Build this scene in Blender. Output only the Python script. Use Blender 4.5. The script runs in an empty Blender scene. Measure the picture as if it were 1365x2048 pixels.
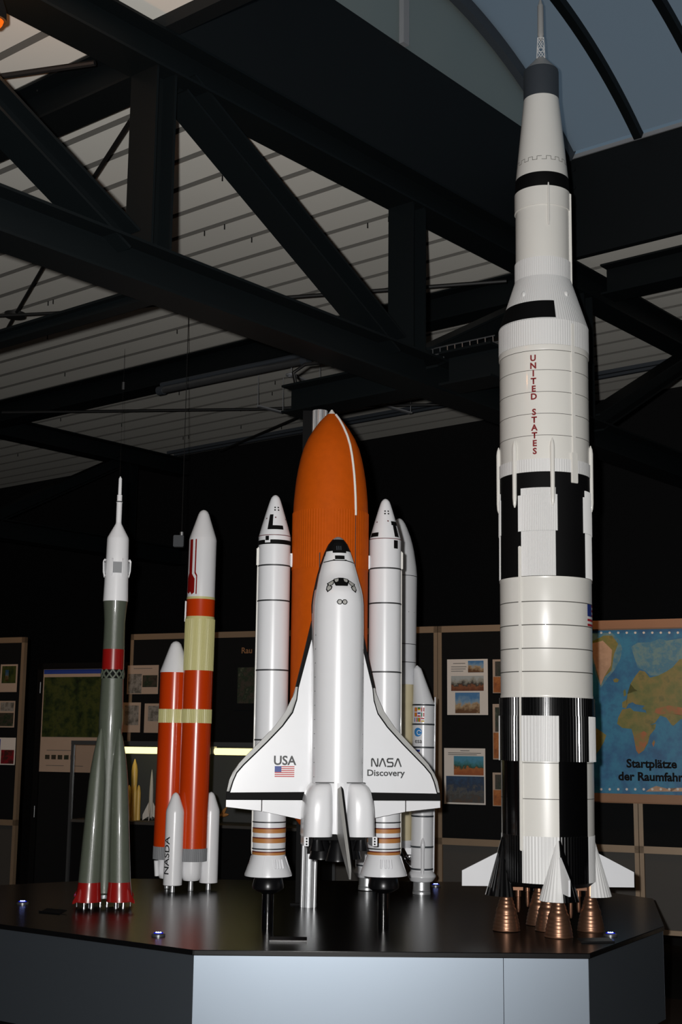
import bpy, bmesh, math, random
from mathutils import Vector, Matrix
from mathutils.bvhtree import BVHTree
random.seed(7)
S = bpy.context.scene
COL = S.collection
PI = math.pi
D = math.radians
TZ = 0.75                                   # table top height

# ------------------------------------------------------------------ survey of the photograph (camera model)
F = 2650.0
TH = math.atan(456 / 2650.0)
ROLL = 0.0107
CAM = Vector((0, 0, 1.6))
FW = Vector((0, math.cos(TH), math.sin(TH)))
_r0 = Vector((1, 0, 0)); _u0 = Vector((0, -math.sin(TH), math.cos(TH)))
RT = math.cos(ROLL) * _r0 + math.sin(ROLL) * _u0
UP = -math.sin(ROLL) * _r0 + math.cos(ROLL) * _u0
def ray(x, y): return FW * F + RT * (x - 682.5) - UP * (y - 1024)
def at_z(x, y, z):
    r = ray(x, y); return CAM + r * ((z - CAM.z) / r.z)

# ------------------------------------------------------------------ materials
def lin(h):
    h = h.lstrip('#'); v = [int(h[i:i + 2], 16) / 255 for i in (0, 2, 4)]
    return tuple(c / 12.92 if c <= .04045 else ((c + .055) / 1.055) ** 2.4 for c in v) + (1,)
def mat(name, col, rough=.5, metal=0., spec=.5, var=.06, scale=14., coat=0., bump=0.):
    m = bpy.data.materials.new(name); m.use_nodes = True
    nt = m.node_tree; n = nt.nodes; b = n['Principled BSDF']
    c = lin(col) if isinstance(col, str) else tuple(col) + (1,)
    b.inputs['Roughness'].default_value = rough; b.inputs['Metallic'].default_value = metal
    b.inputs['Specular IOR Level'].default_value = spec
    b.inputs['Coat Weight'].default_value = coat; b.inputs['Coat Roughness'].default_value = .06
    tc = n.new('ShaderNodeTexCoord'); nz = n.new('ShaderNodeTexNoise'); nz.inputs['Scale'].default_value = scale
    nz.inputs['Detail'].default_value = 3
    nt.links.new(tc.outputs['Object'], nz.inputs['Vector'])
    mx = n.new('ShaderNodeMix'); mx.data_type = 'RGBA'
    mx.inputs[6].default_value = tuple(v * (1 - var) for v in c[:3]) + (1,)
    mx.inputs[7].default_value = tuple(min(1, v * (1 + var)) for v in c[:3]) + (1,)
    nt.links.new(nz.outputs['Fac'], mx.inputs[0]); nt.links.new(mx.outputs[2], b.inputs['Base Color'])
    if bump:
        bp = n.new('ShaderNodeBump'); bp.inputs['Strength'].default_value = bump; bp.inputs['Distance'].default_value = .002
        n2 = n.new('ShaderNodeTexNoise'); n2.inputs['Scale'].default_value = scale * 12
        nt.links.new(tc.outputs['Object'], n2.inputs['Vector'])
        nt.links.new(n2.outputs['Fac'], bp.inputs['Height']); nt.links.new(bp.outputs['Normal'], b.inputs['Normal'])
    return m
def emit(name, col, s):
    m = bpy.data.materials.new(name); m.use_nodes = True
    nt = m.node_tree; nt.nodes.remove(nt.nodes['Principled BSDF'])
    e = nt.nodes.new('ShaderNodeEmission'); e.inputs[0].default_value = lin(col); e.inputs[1].default_value = s
    nt.links.new(e.outputs[0], nt.nodes['Material Output'].inputs[0]); return m
def picture(name, cols, scale=9., detail=6., stops=None, rough=.45, band=0.):
    """printed picture: noise through a colour ramp"""
    m = bpy.data.materials.new(name); m.use_nodes = True
    nt = m.node_tree; n = nt.nodes; b = n['Principled BSDF']; b.inputs['Roughness'].default_value = rough
    tc = n.new('ShaderNodeTexCoord'); nz = n.new('ShaderNodeTexNoise')
    nz.inputs['Scale'].default_value = scale; nz.inputs['Detail'].default_value = detail; nz.inputs['Roughness'].default_value = .65
    nt.links.new(tc.outputs['Object'], nz.inputs['Vector'])
    cr = n.new('ShaderNodeValToRGB'); el = cr.color_ramp.elements
    while len(el) < len(cols): el.new(.5)
    for i, c in enumerate(cols):
        el[i].position = stops[i] if stops else .3 + .4 * i / (len(cols) - 1); el[i].color = lin(c)
    src = nz.outputs['Fac']
    if band:                                   # printed scene: ground at the foot, sky at the head of the sheet
        sp = n.new('ShaderNodeSeparateXYZ'); nt.links.new(tc.outputs['Generated'], sp.inputs[0])
        a1 = n.new('ShaderNodeMath'); a1.operation = 'MULTIPLY_ADD'; a1.inputs[1].default_value = band; a1.inputs[2].default_value = .25 - band / 2 + .25
        nt.links.new(sp.outputs[2], a1.inputs[0])
        a2 = n.new('ShaderNodeMath'); a2.operation = 'ADD'; a2.inputs[1].default_value = -.5
        nt.links.new(nz.outputs['Fac'], a2.inputs[0])
        a3 = n.new('ShaderNodeMath'); a3.operation = 'ADD'; nt.links.new(a1.outputs[0], a3.inputs[0]); nt.links.new(a2.outputs[0], a3.inputs[1]); src = a3.outputs[0]
    nt.links.new(src, cr.inputs[0]); nt.links.new(cr.outputs[0], b.inputs['Base Color'])
    return m

M = dict(
    cream=mat('warm_white_paint', '#e0ded8', .32, var=.02, coat=.25),
    white=mat('white_paint', '#dedfe2', .3, var=.02, coat=.3),
    pure=mat('bright_white_gloss_paint', '#f3f3f5', .3, var=.02, coat=.3),
    rib_white=mat('ribbed_white_paint', '#dddddc', .42, var=.02),
    black=mat('gloss_black_paint', '#050506', .22, var=.1, coat=.5),
    matt_black=mat('matt_black_paint', '#050506', .7, spec=.15, var=.1),
    seam=mat('panel_line', '#55544f', .6, var=.05),
    dark_grey=mat('dark_grey_paint', '#363b41', .5, var=.04),
    mid_grey=mat('mid_grey_paint', '#85878a', .5, var=.05),
    lead_grey=mat('leading_edge_grey', '#9c9c9a', .4, var=.05),
    red=mat('red_paint', '#8e1512', .3, var=.05, coat=.5),
    red_text=mat('dark_red_lettering', '#7d0d14', .5, var=.05),
    dark_text=mat('black_lettering', '#26282a', .5, var=.05),
    blue=mat('blue_print', '#243a86', .5, var=.05),
    flag_red=mat('flag_red_print', '#b5222a', .5, var=.05),
    flag_white=mat('flag_white_print', '#e6e6e6', .5, var=.02),
    flag_yellow=mat('flag_yellow_print', '#d0a618', .5, var=.05),
    flag_green=mat('flag_green_print', '#1d6b3a', .5, var=.05),
    sky_blue=mat('emblem_blue_print', '#2f7fc0', .5, var=.1),
    tank=mat('orange_foam', '#b64d05', .7, spec=.1, var=.12, scale=30, bump=.25),
    orange=mat('orange_gloss_paint', '#cf3f0a', .25, var=.03, coat=.6),
    yellow=mat('pale_yellow_foam', '#d9d394', .35, var=.04, coat=.3),
    beige=mat('beige_foam', '#d2c7a6', .55, var=.06),
    olive=mat('olive_grey_gloss', '#585e52', .3, var=.1, scale=40, coat=.45, bump=.35),
    brown=mat('brown_band', '#b0763e', .5, var=.06),
    dark_red=mat('dark_red_line', '#5a0f10', .5, var=.05),
    bronze=mat('bronze_metal', '#86634f', .36, .85, var=.08),
    silver=mat('bright_aluminium', '#c9cbcd', .36, .75, var=.04),
    chrome=mat('polished_steel', '#d8d8da', .12, 1., var=.03),
    dull_metal=mat('grey_metal', '#77797b', .35, .8, var=.06),
    bell=mat('dark_engine_metal', '#141416', .3, .4, var=.2),
    hatch=mat('window_hatching', '#a2a29e', .4, var=.55, scale=260),
    steel=mat('blue_black_steel_paint', '#070c0e', .55, spec=.2, var=.12, scale=3),
    curb=mat('black_curb_sheet', '#0a0e10', .6, spec=.25, var=.1, scale=3),
    deck=mat('pale_grey_roof_sheet', '#e6e3da', .55, var=.03, scale=2),
    groove=mat('roof_groove_shade', '#66645f', .8, var=.05),  # shade inside the deck grooves, put into the colour
    wall=mat('black_wall_paint', '#0c0c0d', .85, spec=.2, var=.1, scale=2),
    floor=mat('dark_floor', '#1c1815', .5, var=.15, scale=4),
    top=mat('black_satin_table_top', '#0b0b0c', .26, spec=.45, var=.1, scale=8, bump=.03),
    panel=mat('pale_blue_grey_metal_panel', '#8a949f', .43, .92, var=.02, scale=3),
    cloth=mat('black_pinboard_cloth', '#101112', .9, spec=.1, var=.15, scale=40),
    alu=mat('champagne_aluminium_frame', '#85725d', .45, .3, var=.05),
    wood=mat('pale_wood_rail', '#835c3c', .5, var=.1, scale=6),
    greypanel=mat('grey_base_panel', '#36332f', .7, var=.08, scale=5),
    paper=mat('white_paper', '#c8c2bb', .6, var=.03),
    pinkpaper=mat('cream_paper', '#a08d7d', .6, var=.05),
    acrylic=mat('clear_grey_acrylic', '#0b0b0c', .35, spec=.4, var=.05),
    rubber=mat('black_cable_sheath', '#070707', .6, var=.1),
    caseback=mat('grey_case_back', '#454646', .6, var=.05),
    minigold=mat('yellow_enamel', '#d9b25c', .4, var=.08),
)
P_green = picture('satellite_forest_print', ['#0a0f08', '#1d2a12', '#39401a', '#151d18'], 10, 8)
P_launch = picture('launch_pad_print', ['#5a3a1e', '#a08a6a', '#6f8ea6', '#3f6f9c'], 22, 5, [.2, .42, .55, .8], band=.8)
P_desert = picture('transporter_print', ['#5c2f17', '#7a4a2c', '#26221c', '#8b8a80', '#9aa0a0'], 18, 6, [.15, .35, .45, .62, .8], band=.8)
P_beach = picture('beach_launch_print', ['#8a4a22', '#9a5a2a', '#24402c', '#2f6a70', '#3f7f9a'], 20, 6, [.15, .36, .44, .58, .8], band=.9)
P_sea = picture('harbour_aerial_print', ['#4a3a2e', '#3a3c3c', '#4a4a48', '#1f2f45', '#24405e'], 26, 8, [.2, .35, .45, .6, .8], band=.55)
P_dark = picture('dark_photo_print', ['#141210', '#3a342c', '#1d2a1c', '#5d5a4c'], 14, 6)
P_orange = picture('orange_sheet_print', ['#5a3010', '#8a4c1a', '#a0602a', '#6a3a14'], 12, 5)
P_red = picture('red_flame_print', ['#1d0a10', '#7a1420', '#2a1c1a', '#a02a20'], 12, 5)
P_bw = picture('black_and_white_photo_print', ['#22211f', '#5b5852', '#84807a', '#393835'], 18, 6)
P_ocean = picture('map_ocean_print', ['#0b456f', '#0e5680', '#1c7092', '#0f4c78'], 5, 8)
P_land = picture('map_land_print', ['#4a5518', '#626420', '#7a6a28', '#3f5016'], 9, 8)
P_dry = picture('map_dry_land_print', ['#936424', '#98521c', '#746522', '#8a561e'], 9, 8)
P_ice = picture('map_ice_print', ['#a98264', '#b08c6e', '#9a785c', '#ad866a'], 5, 6)
P_shelf = picture('map_shallow_sea_print', ['#3f7486', '#5f7c7c', '#2f6a84', '#6f766c'], 12, 8)

# opal skylight sheet: lets the evening sky glow through
mp = bpy.data.materials.new('opal_skylight_sheet'); mp.use_nodes = True
_n = mp.node_tree.nodes; _l = mp.node_tree.links; _n.remove(_n['Principled BSDF'])
_t = _n.new('ShaderNodeBsdfTranslucent'); _t.inputs[0].default_value = (.8, .84, .88, 1)
_d = _n.new('ShaderNodeBsdfDiffuse'); _d.inputs[0].default_value = (.24, .28, .31, 1)
_a = _n.new('ShaderNodeMixShader'); _a.inputs[0].default_value = .35
_tc = _n.new('ShaderNodeTexCoord'); _nz = _n.new('ShaderNodeTexNoise'); _nz.inputs['Scale'].default_value = 2.5
_rg = _n.new('ShaderNodeMapRange'); _rg.inputs[3].default_value = .3; _rg.inputs[4].default_value = .42
_l.new(_tc.outputs['Object'], _nz.inputs['Vector']); _l.new(_nz.outputs['Fac'], _rg.inputs[0]); _l.new(_rg.outputs[0], _a.inputs[0])
_l.new(_t.outputs[0], _a.inputs[1]); _l.new(_d.outputs[0], _a.inputs[2]); _l.new(_a.outputs[0], _n['Material Output'].inputs[0])
M['opal'] = mp
mg = mp.copy(); mg.name = 'opal_gable_sheet'
for q_ in mg.node_tree.nodes:
    if q_.type == 'BSDF_TRANSLUCENT': q_.inputs[0].default_value = (.66, .72, .66, 1)
    if q_.type == 'BSDF_DIFFUSE': q_.inputs[0].default_value = (.30, .32, .29, 1)
M['opal_gable'] = mg
gm = bpy.data.materials.new('clear_glass'); gm.use_nodes = True
_n = gm.node_tree.nodes; _l = gm.node_tree.links; _n.remove(_n['Principled BSDF'])
_t = _n.new('ShaderNodeBsdfTransparent'); _g = _n.new('ShaderNodeBsdfGlossy'); _g.inputs['Roughness'].default_value = .02
_a = _n.new('ShaderNodeMixShader'); _a.inputs[0].default_value = .06
_l.new(_t.outputs[0], _a.inputs[1]); _l.new(_g.outputs[0], _a.inputs[2]); _l.new(_a.outputs[0], _n['Material Output'].inputs[0])
M['glass'] = gm
M['tube'] = emit('warm_fluorescent_tube', '#fff0a0', 2.2)
M['led'] = emit('blue_led', '#8fa4ff', 6)
M['ledring'] = emit('blue_led_ring', '#1020ff', .6)
M['bulb'] = emit('orange_lamp_bulb', '#ff6414', 1.3)

# ------------------------------------------------------------------ objects
def empty(name, loc, label, cat, group=None, rz=0, ry=0):
    o = bpy.data.objects.new(name, None); COL.objects.link(o); o.empty_display_size = .05
    o.location = loc; o.rotation_euler = (0, ry, rz)
    o['label'] = label; o['category'] = cat
    if group: o['group'] = group
    return o
def obj(name, bm, mats, parent=None, smooth=35, label=None):
    me = bpy.data.meshes.new(name)
    bm.to_mesh(me); bm.free()
    for m in (mats if isinstance(mats, (list, tuple)) else [mats]):
        me.materials.append(M[m] if isinstance(m, str) else m)
    if smooth:
        me.polygons.foreach_set('use_smooth', [True] * len(me.polygons))
        me.set_sharp_from_angle(angle=D(smooth))
    o = bpy.data.objects.new(name, me); COL.objects.link(o)
    if parent: o.parent = parent
    if label: o['label'] = label
    return o
def tag(o, label, cat, group=None):
    o['label'] = label; o['category'] = cat
    if group: o['group'] = group
    return o
def struct(o): o['kind'] = 'structure'; return o

# ------------------------------------------------------------------ mesh helpers
def lathe(bm, prof, seg=64, mf=None, ribs=0, rd=.0, mi=0, cap=True, c=(0, 0), squash=1.):
    """prof: [(z, r)] ; angle 0 faces the viewer (-Y), positive towards +X. mf(z, theta)->material index"""
    if ribs: seg = ribs * 4
    rings = []
    for z, r in prof:
        ring = []
        for i in range(seg):
            a = 2 * PI * i / seg
            rr = r
            if ribs: rr = r + (rd if (i % 4) in (1, 2) else 0)
            ring.append(bm.verts.new((c[0] + rr * math.sin(a), c[1] - rr * math.cos(a) * squash, z)))
        rings.append(ring)
    for k in range(len(rings) - 1):
        zm = (prof[k][0] + prof[k + 1][0]) / 2
        for i in range(seg):
            j = (i + 1) % seg
            f = bm.faces.new((rings[k][i], rings[k][j], rings[k + 1][j], rings[k + 1][i]))
            f.material_index = mf(zm, 360 * (i + .5) / seg) if mf else mi
    if cap:
        for ring, z in ((rings[0], prof[0][0]), (rings[-1], prof[-1][0])):
            try:
                f = bm.faces.new(ring); f.material_index = mf(z, 180) if mf else mi
            except ValueError: pass
    return bm
def fixn(bm): bmesh.ops.recalc_face_normals(bm, faces=bm.faces[:]); return bm
def box(bm, x0, x1, y0, y1, z0, z1, mi=0, side_mi=None):
    v = [bm.verts.new(p) for p in ((x0, y0, z0), (x1, y0, z0), (x1, y1, z0), (x0, y1, z0), (x0, y0, z1), (x1, y0, z1), (x1, y1, z1), (x0, y1, z1))]
    for k, q in enumerate(((3, 2, 1, 0), (4, 5, 6, 7), (0, 1, 5, 4), (1, 2, 6, 5), (2, 3, 7, 6), (3, 0, 4, 7))):
        bm.faces.new([v[i] for i in q]).material_index = mi if k == 0 or side_mi is None else side_mi
    return bm
def obox(bm, p, q, side, W, H, mi=0, off=0, off_s=0):
    """bar from p to q; W across 'side', H across the third direction"""
    p = Vector(p); q = Vector(q); d = (q - p).normalized(); s = Vector(side).normalized(); s = (s - d * s.dot(d)).normalized(); n = d.cross(s)
    p = p + n * off + s * off_s; q = q + n * off + s * off_s
    vs = [bm.verts.new(e + s * a * W / 2 + n * b * H / 2) for e in (p, q) for a, b in ((-1, -1), (1, -1), (1, 1), (-1, 1))]
    for f in ((3, 2, 1, 0), (4, 5, 6, 7), (0, 1, 5, 4), (1, 2, 6, 5), (2, 3, 7, 6), (3, 0, 4, 7)):
        bm.faces.new([vs[i] for i in f]).material_index = mi
def hbeam(bm, p, q, side, W, H, tf=.012, tw=.01):
    obox(bm, p, q, side, W, tf, off=H / 2 - tf / 2)
    obox(bm, p, q, side, W, tf, off=-H / 2 + tf / 2)
    obox(bm, p, q, side, tw, H - 2 * tf)
def tube(bm, pts, r, n=8, mi=0, taper=None):
    pts = [Vector(p) for p in pts]; rings = []
    for i, p in enumerate(pts):
        d = (pts[min(i + 1, len(pts) - 1)] - pts[max(i - 1, 0)]).normalized()
        a = d.orthogonal().normalized() if i == 0 else (pa - d * pa.dot(d)).normalized()
        pa = a; b = d.cross(a); rr = r if not taper else taper[i]
        rings.append([bm.verts.new(p + (a * math.cos(2 * PI * k / n) + b * math.sin(2 * PI * k / n)) * rr) for k in range(n)])
    for k in range(len(rings) - 1):
        for i in range(n):
            bm.faces.new((rings[k][i], rings[k][(i + 1) % n], rings[k + 1][(i + 1) % n], rings[k + 1][i])).material_index = mi
    for rg in (rings[0], rings[-1]): bm.faces.new(rg).material_index = mi
    return bm
def prism(bm, pts, y0, y1, mi=0):
    """outline in (x, z) swept in y"""
    a = [bm.verts.new((x, y0, z)) for x, z in pts]; b = [bm.verts.new((x, y1, z)) for x, z in pts]
    bm.faces.new(a).material_index = mi; bm.faces.new(b[::-1]).material_index = mi
    for i in range(len(pts)):
        j = (i + 1) % len(pts); bm.faces.new((a[i], b[i], b[j], a[j])).material_index = mi
    return bm
def xform(bm, m): bmesh.ops.transform(bm, matrix=m, verts=bm.verts[:]); return bm
def radfn(prof):
    p = sorted(prof)
    def f(z):
        if z <= p[0][0]: return p[0][1]
        for (a, ra), (b, rb) in zip(p, p[1:]):
            if a <= z <= b: return ra if b == a else ra + (rb - ra) * (z - a) / (b - a)
        return p[-1][1]
    return f
def flat(polys):
    """polys: [(points, material index)] in a flat (u, v) sheet"""
    bm = bmesh.new()
    for pts, mi in polys:
        f = bm.faces.new([bm.verts.new((u, v, 0)) for u, v in pts]); f.material_index = mi
    return bm
def cut(bm, du=None, dv=None):
    for ax, d in ((0, du), (1, dv)):
        if not d: continue
        vals = [v.co[ax] for v in bm.verts]
        lo, hi = min(vals), max(vals); k = math.floor(lo / d) + 1
        while k * d < hi:
            co = [0, 0, 0]; no = [0, 0, 0]; co[ax] = k * d; no[ax] = 1
            bmesh.ops.bisect_plane(bm, geom=bm.verts[:] + bm.edges[:] + bm.faces[:], plane_co=co, plane_no=no); k += 1
    return bm
def rect(u0, v0, u1, v1): return [(u0, v0), (u1, v0), (u1, v1), (u0, v1)]
def stroke(pts, w):
    """flat polygons following a polyline of width w"""
    out = []
    for (a, b), (c, d) in zip(pts, pts[1:]):
        L = math.hypot(c - a, d - b); nx, ny = -(d - b) / L * w / 2, (c - a) / L * w / 2
        ex, ey = (c - a) / L * w * .25, (d - b) / L * w * .25
        out.append(([(a + nx - ex, b + ny - ey), (a - nx - ex, b - ny - ey), (c - nx + ex, d - ny + ey), (c + nx + ex, d + ny + ey)], 0))
    return out
def text_bm(s, size, align='CENTER', sx=1., bold=0.):
    cu = bpy.data.curves.new('t', 'FONT'); cu.body = s; cu.size = size; cu.align_x = align; cu.align_y = 'CENTER'
    cu.resolution_u = 3; cu.offset = bold
    o = bpy.data.objects.new('t', cu); COL.objects.link(o)
    dg = bpy.context.evaluated_depsgraph_get(); dg.update()
    me = bpy.data.meshes.new_from_object(o.evaluated_get(dg))
    bm = bmesh.new(); bm.from_mesh(me)
    bpy.data.objects.remove(o); bpy.data.curves.remove(cu); bpy.data.meshes.remove(me)
    if sx != 1: xform(bm, Matrix.Diagonal((sx, 1, 1, 1)))
    return bm
def wrap(bm, rf, off=.0012, c=(0, 0), du=None, dv=None):
    """(u = angle in radians, v = height) onto a body of revolution"""
    cut(bm, du or D(4), dv)
    for v in bm.verts:
        u, z = v.co.x, v.co.y; r = rf(z) + off
        v.co = (c[0] + r * math.sin(u), c[1] - r * math.cos(u), z)
    return bm
def wrap_text(s, size, rf, th0, z0, rot=0, off=.0012, c=(0, 0), sx=1., bold=0.):
    bm = text_bm(s, size, sx=sx, bold=bold)
    if rot: xform(bm, Matrix.Rotation(rot, 4, 'Z'))
    R = rf(z0)
    for v in bm.verts: v.co = (th0 + v.co.x / R, z0 + v.co.y, 0)
    return wrap(bm, rf, off, c)
def project(bm, bvh, off=.0015, du=None, dv=None, side=-1):
    """(u = x, v = height) pressed along y onto a target surface"""
    cut(bm, du, dv)
    for v in bm.verts:
        h = bvh.ray_cast(Vector((v.co.x, side * 3, v.co.y)), Vector((0, -side, 0)))[0]
        y = h.y if h else 0
        v.co = (v.co.x, y + side * off, v.co.y)
    return bm

# ------------------------------------------------------------------ camera, light, sky
cd = bpy.data.cameras.new('camera'); cam = bpy.data.objects.new('camera', cd); COL.objects.link(cam)
cd.sensor_fit = 'VERTICAL'; cd.sensor_height = 36; cd.lens = F / 2048 * 36; cd.clip_start = .05
m3 = Matrix((RT, UP, -FW)).transposed(); cam.matrix_world = Matrix.Translation(CAM) @ m3.to_4x4()
S.camera = cam
def light(name, kind, loc, energy, col, target=None, **k):
    l = bpy.data.lights.new(name, kind); l.energy = energy; l.color = col
    for a, b in k.items(): setattr(l, a, b)
    o = bpy.data.objects.new(name, l); COL.objects.link(o); o.location = loc
    if target: o.rotation_euler = (Vector(target) - Vector(loc)).to_track_quat('-Z', 'Y').to_euler()
    return o
light('camera_flash', 'SPOT', (-.10, .02, 1.66), 1190, (1, .985, .965), (.35, 6.2, 3.0), spot_size=D(128), spot_blend=1.0, shadow_soft_size=.025)
for i, (x, y, z, tx, ty, e) in enumerate(((1.9, 8.05, 3.3, 1.95, 8.9, 26), (.45, 8.75, 3.3, .75, 9.5, 12), (-1.5, 9.0, 4.2, -1.3, 10.2, 25), (-2.9, 9.2, 4.2, -3.0, 10.9, 40))):
    light('hall_spotlight', 'SPOT', (x, y, z), e, (1, .55, .25), (tx, ty, 1.7), spot_size=D(95), spot_blend=.8, shadow_soft_size=.05)
w_ = bpy.data.worlds.new('evening_sky'); S.world = w_; w_.use_nodes = True
w_.node_tree.nodes['Background'].inputs[0].default_value = (.115, .165, .215, 1)
w_.node_tree.nodes['Background'].inputs[1].default_value = .66
S.view_settings.view_transform = 'Standard'; S.view_settings.look = 'None'
S.view_settings.exposure = 0; S.view_settings.gamma = 1; S.view_settings.use_curve_mapping = False

# ------------------------------------------------------------------ building grid: t along the trusses, w along the roof beams
AZ = D(39.4)
GU = Vector((math.sin(AZ), math.cos(AZ), 0)); GW = Vector((-math.cos(AZ), math.sin(AZ), 0)); GO = Vector((.42, 6.7, 0))
def G(t, w, z): return GO + GU * t + GW * w + Vector((0, 0, z))
GM = Matrix.Translation(GO) @ Matrix((GU, GW, Vector((0, 0, 1)))).transposed().to_4x4()   # grid -> world (t, w, z)
def gobj(name, bm, mats, parent=None, smooth=0, label=None):
    xform(bm, GM); fixn(bm); return obj(name, bm, mats, parent, smooth, label)
T0, T1, W0, W1 = -9.0, 4.85, -8.0, 9.5
ZD = 4.6
SK = (-1.88, 1.60, -3.0, 0.0)                # skylight opening
HO = (-1.96, 1.65, -3.08, .08)               # hole in the deck around its curb

# floor and walls
struct(gobj('floor', box(bmesh.new(), T0, T1, W0, W1, -.1, 0), 'floor'))
bm = bmesh.new(); box(bm, T1, T1 + .2, W0, W1, 0, 5); box(bm, 4.25, T1, 4.3, W1, 0, ZD + .1)
struct(gobj('wall_back', bm, 'wall'))
struct(gobj('wall_front', box(bmesh.new(), T0 - .2, T0, W0, W1, 0, 5), 'wall'))
struct(gobj('wall_right', box(bmesh.new(), T0, T1, W0 - .2, W0, 0, 5), 'wall'))
struct(gobj('wall_left', box(bmesh.new(), T0, T1, W1, W1 + .2, 0, 5), 'wall'))
# ribbed roof deck with the skylight opening left out
bm = bmesh.new(); P = .2514; k0 = math.floor((T0 - .09) / P)
segs = []
for k in range(k0, int((T1 - .09) / P) + 2):
    c = .09 + k * P
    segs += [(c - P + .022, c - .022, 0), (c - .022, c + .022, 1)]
for a, b, g in segs:
    a = max(a, T0); b = min(b, T1)
    if b <= a: continue
    for s0, s1 in ((a, min(b, HO[0])), (max(a, HO[0]), min(b, HO[1])), (max(a, HO[1]), b)):
        if s1 - s0 < 1e-4: continue
        inside = s0 >= HO[0] - 1e-5 and s1 <= HO[1] + 1e-5
        for w0, w1 in (((W0, HO[2]), (HO[3], W1)) if inside else ((W0, W1),)):
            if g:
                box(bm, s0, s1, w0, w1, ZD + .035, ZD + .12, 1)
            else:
                box(bm, s0, s1, w0, w1, ZD, ZD + .12, 0, 1)  # strip sides painted dark as well, as if in groove shade
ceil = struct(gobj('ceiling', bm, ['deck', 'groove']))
bm = bmesh.new()
for i in range(110):
    t = .09 + P * random.randint(-12, 18) + .02; w = random.uniform(.2, 8)
    tube(bm, [(t, w, ZD + .002), (t, w, ZD - .03)], .004, 5)
sc = gobj('screw', bm, 'rubber', ceil); sc['kind'] = 'stuff'

# skylight: black curb, glazed gable, barrel vault of opal sheets on ribs
cu = [(SK[0] - .08, SK[0], SK[2] - .08, .08), (SK[1], SK[1] + .05, SK[2] - .08, .08), (SK[0], SK[1], 0, .08), (SK[0], SK[1], SK[2] - .08, SK[2])]
for i, (a, b, c, d) in enumerate(cu):
    bm = box(bmesh.new(), a, b, c, d, ZD - .06 if i != 1 else ZD, 5.26)
    if i == 1:
        for zz in (4.7, 4.82, 4.94, 5.06, 5.18):
            tube(bm, [(a - .012, -.03, zz), (a + .01, -.03, zz)], .012, 8)
    struct(gobj('trim_%d' % (i + 1), bm, 'curb'))
win = bpy.data.objects.new('window_1', None); COL.objects.link(win); win['kind'] = 'structure'
tc, hs, RR, ZS = -.14, 1.70, 2.88, 5.26
zc = ZS + .55 - RR
def arc(t): return zc + math.sqrt(max(0, RR * RR - (t - tc) ** 2))
ts = [tc - hs + 2 * hs * i / 40 for i in range(41)]
for b in range(6):
    w0, w1 = -.5 * b, -.5 * (b + 1); bm = bmesh.new()
    v = [[bm.verts.new((t, w, arc(t) + .03)) for w in (w0, w1)] for t in ts]
    for i in range(40): bm.faces.new((v[i][0], v[i + 1][0], v[i + 1][1], v[i][1]))
    gobj('pane', bm, 'opal', win, 60)
for b in range(7):
    w = -.5 * b; bm = bmesh.new()
    W = .05 if b else .10
    for (t0, t1) in zip(ts, ts[1:]):
        obox(bm, (t0, w, arc(t0)), (t1, w, arc(t1)), (0, 1, 0), W, .055 if b else .10)
    gobj('rib', bm, 'steel' if b else 'dark_grey', win, 0, None if b else 'grey arched end rib of the skylight')
bm = bmesh.new(); lo = [bm.verts.new((t, 0, ZS)) for t in ts]; hi = [bm.verts.new((t, 0, arc(t))) for t in ts]
for i in range(40): bm.faces.new((lo[i], lo[i + 1], hi[i + 1], hi[i]))
gobj('gable_pane', bm, 'opal_gable', win)
for t in (-1.2, -.19):
    gobj('mullion', box(bmesh.new(), t - .025, t + .025, -.03, .03, ZS, arc(t)), 'mid_grey', win)
gobj('sill', box(bmesh.new(), SK[1] - .01, SK[1] + .08, SK[2], 0, ZS - .005, ZS + .02), 'mid_grey', win)

# ------------------------------------------------------------------ steel roof trusses
def truss(w, label, bays, t_lo, t_hi):
    r = empty('roof_truss', G(-.14, w, 3.397), label, 'truss', 'steel roof trusses')
    def part(name, p, q, W, H):
        bm = bmesh.new(); hbeam(bm, Vector(p), Vector(q), (0, 1, 0), W, H); xform(bm, GM)
        o = obj(name, fixn(bm), 'steel', r, 0); o.matrix_parent_inverse = Matrix.Translation(-Vector(r.location)); return o
    part('bottom_chord', (t_lo, w, 3.486), (t_hi, w, 3.486), .18, .178)
    part('top_chord', (t_lo, w, 4.446), (t_hi, w, 4.446), .18, .178)
    for k in bays:
        t = -.14 + 1.795 * k
        if t_lo < t < t_hi: part('post', (t, w, 3.575), (t, w, 4.357), .16, .115)
        if k < 0: a, b = (t + .14, 4.36), (t + 1.795 - .14, 3.57)
        else: a, b = (t + .14, 3.57), (t + 1.795 - .14, 4.36)
        if a[0] >= t_lo - .3 and b[0] <= t_hi: part('diagonal_brace', (a[0], w, a[1]), (b[0], w, b[1]), .16, .11)
truss(0, 'near blue-black steel lattice truss passing behind the tallest rocket', range(-3, 3), -5.3, 4.84)
truss(6.2, 'far steel lattice truss at the left end of the roof above the wall panels', range(-1, 3), -4.5, 4.23)

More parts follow.
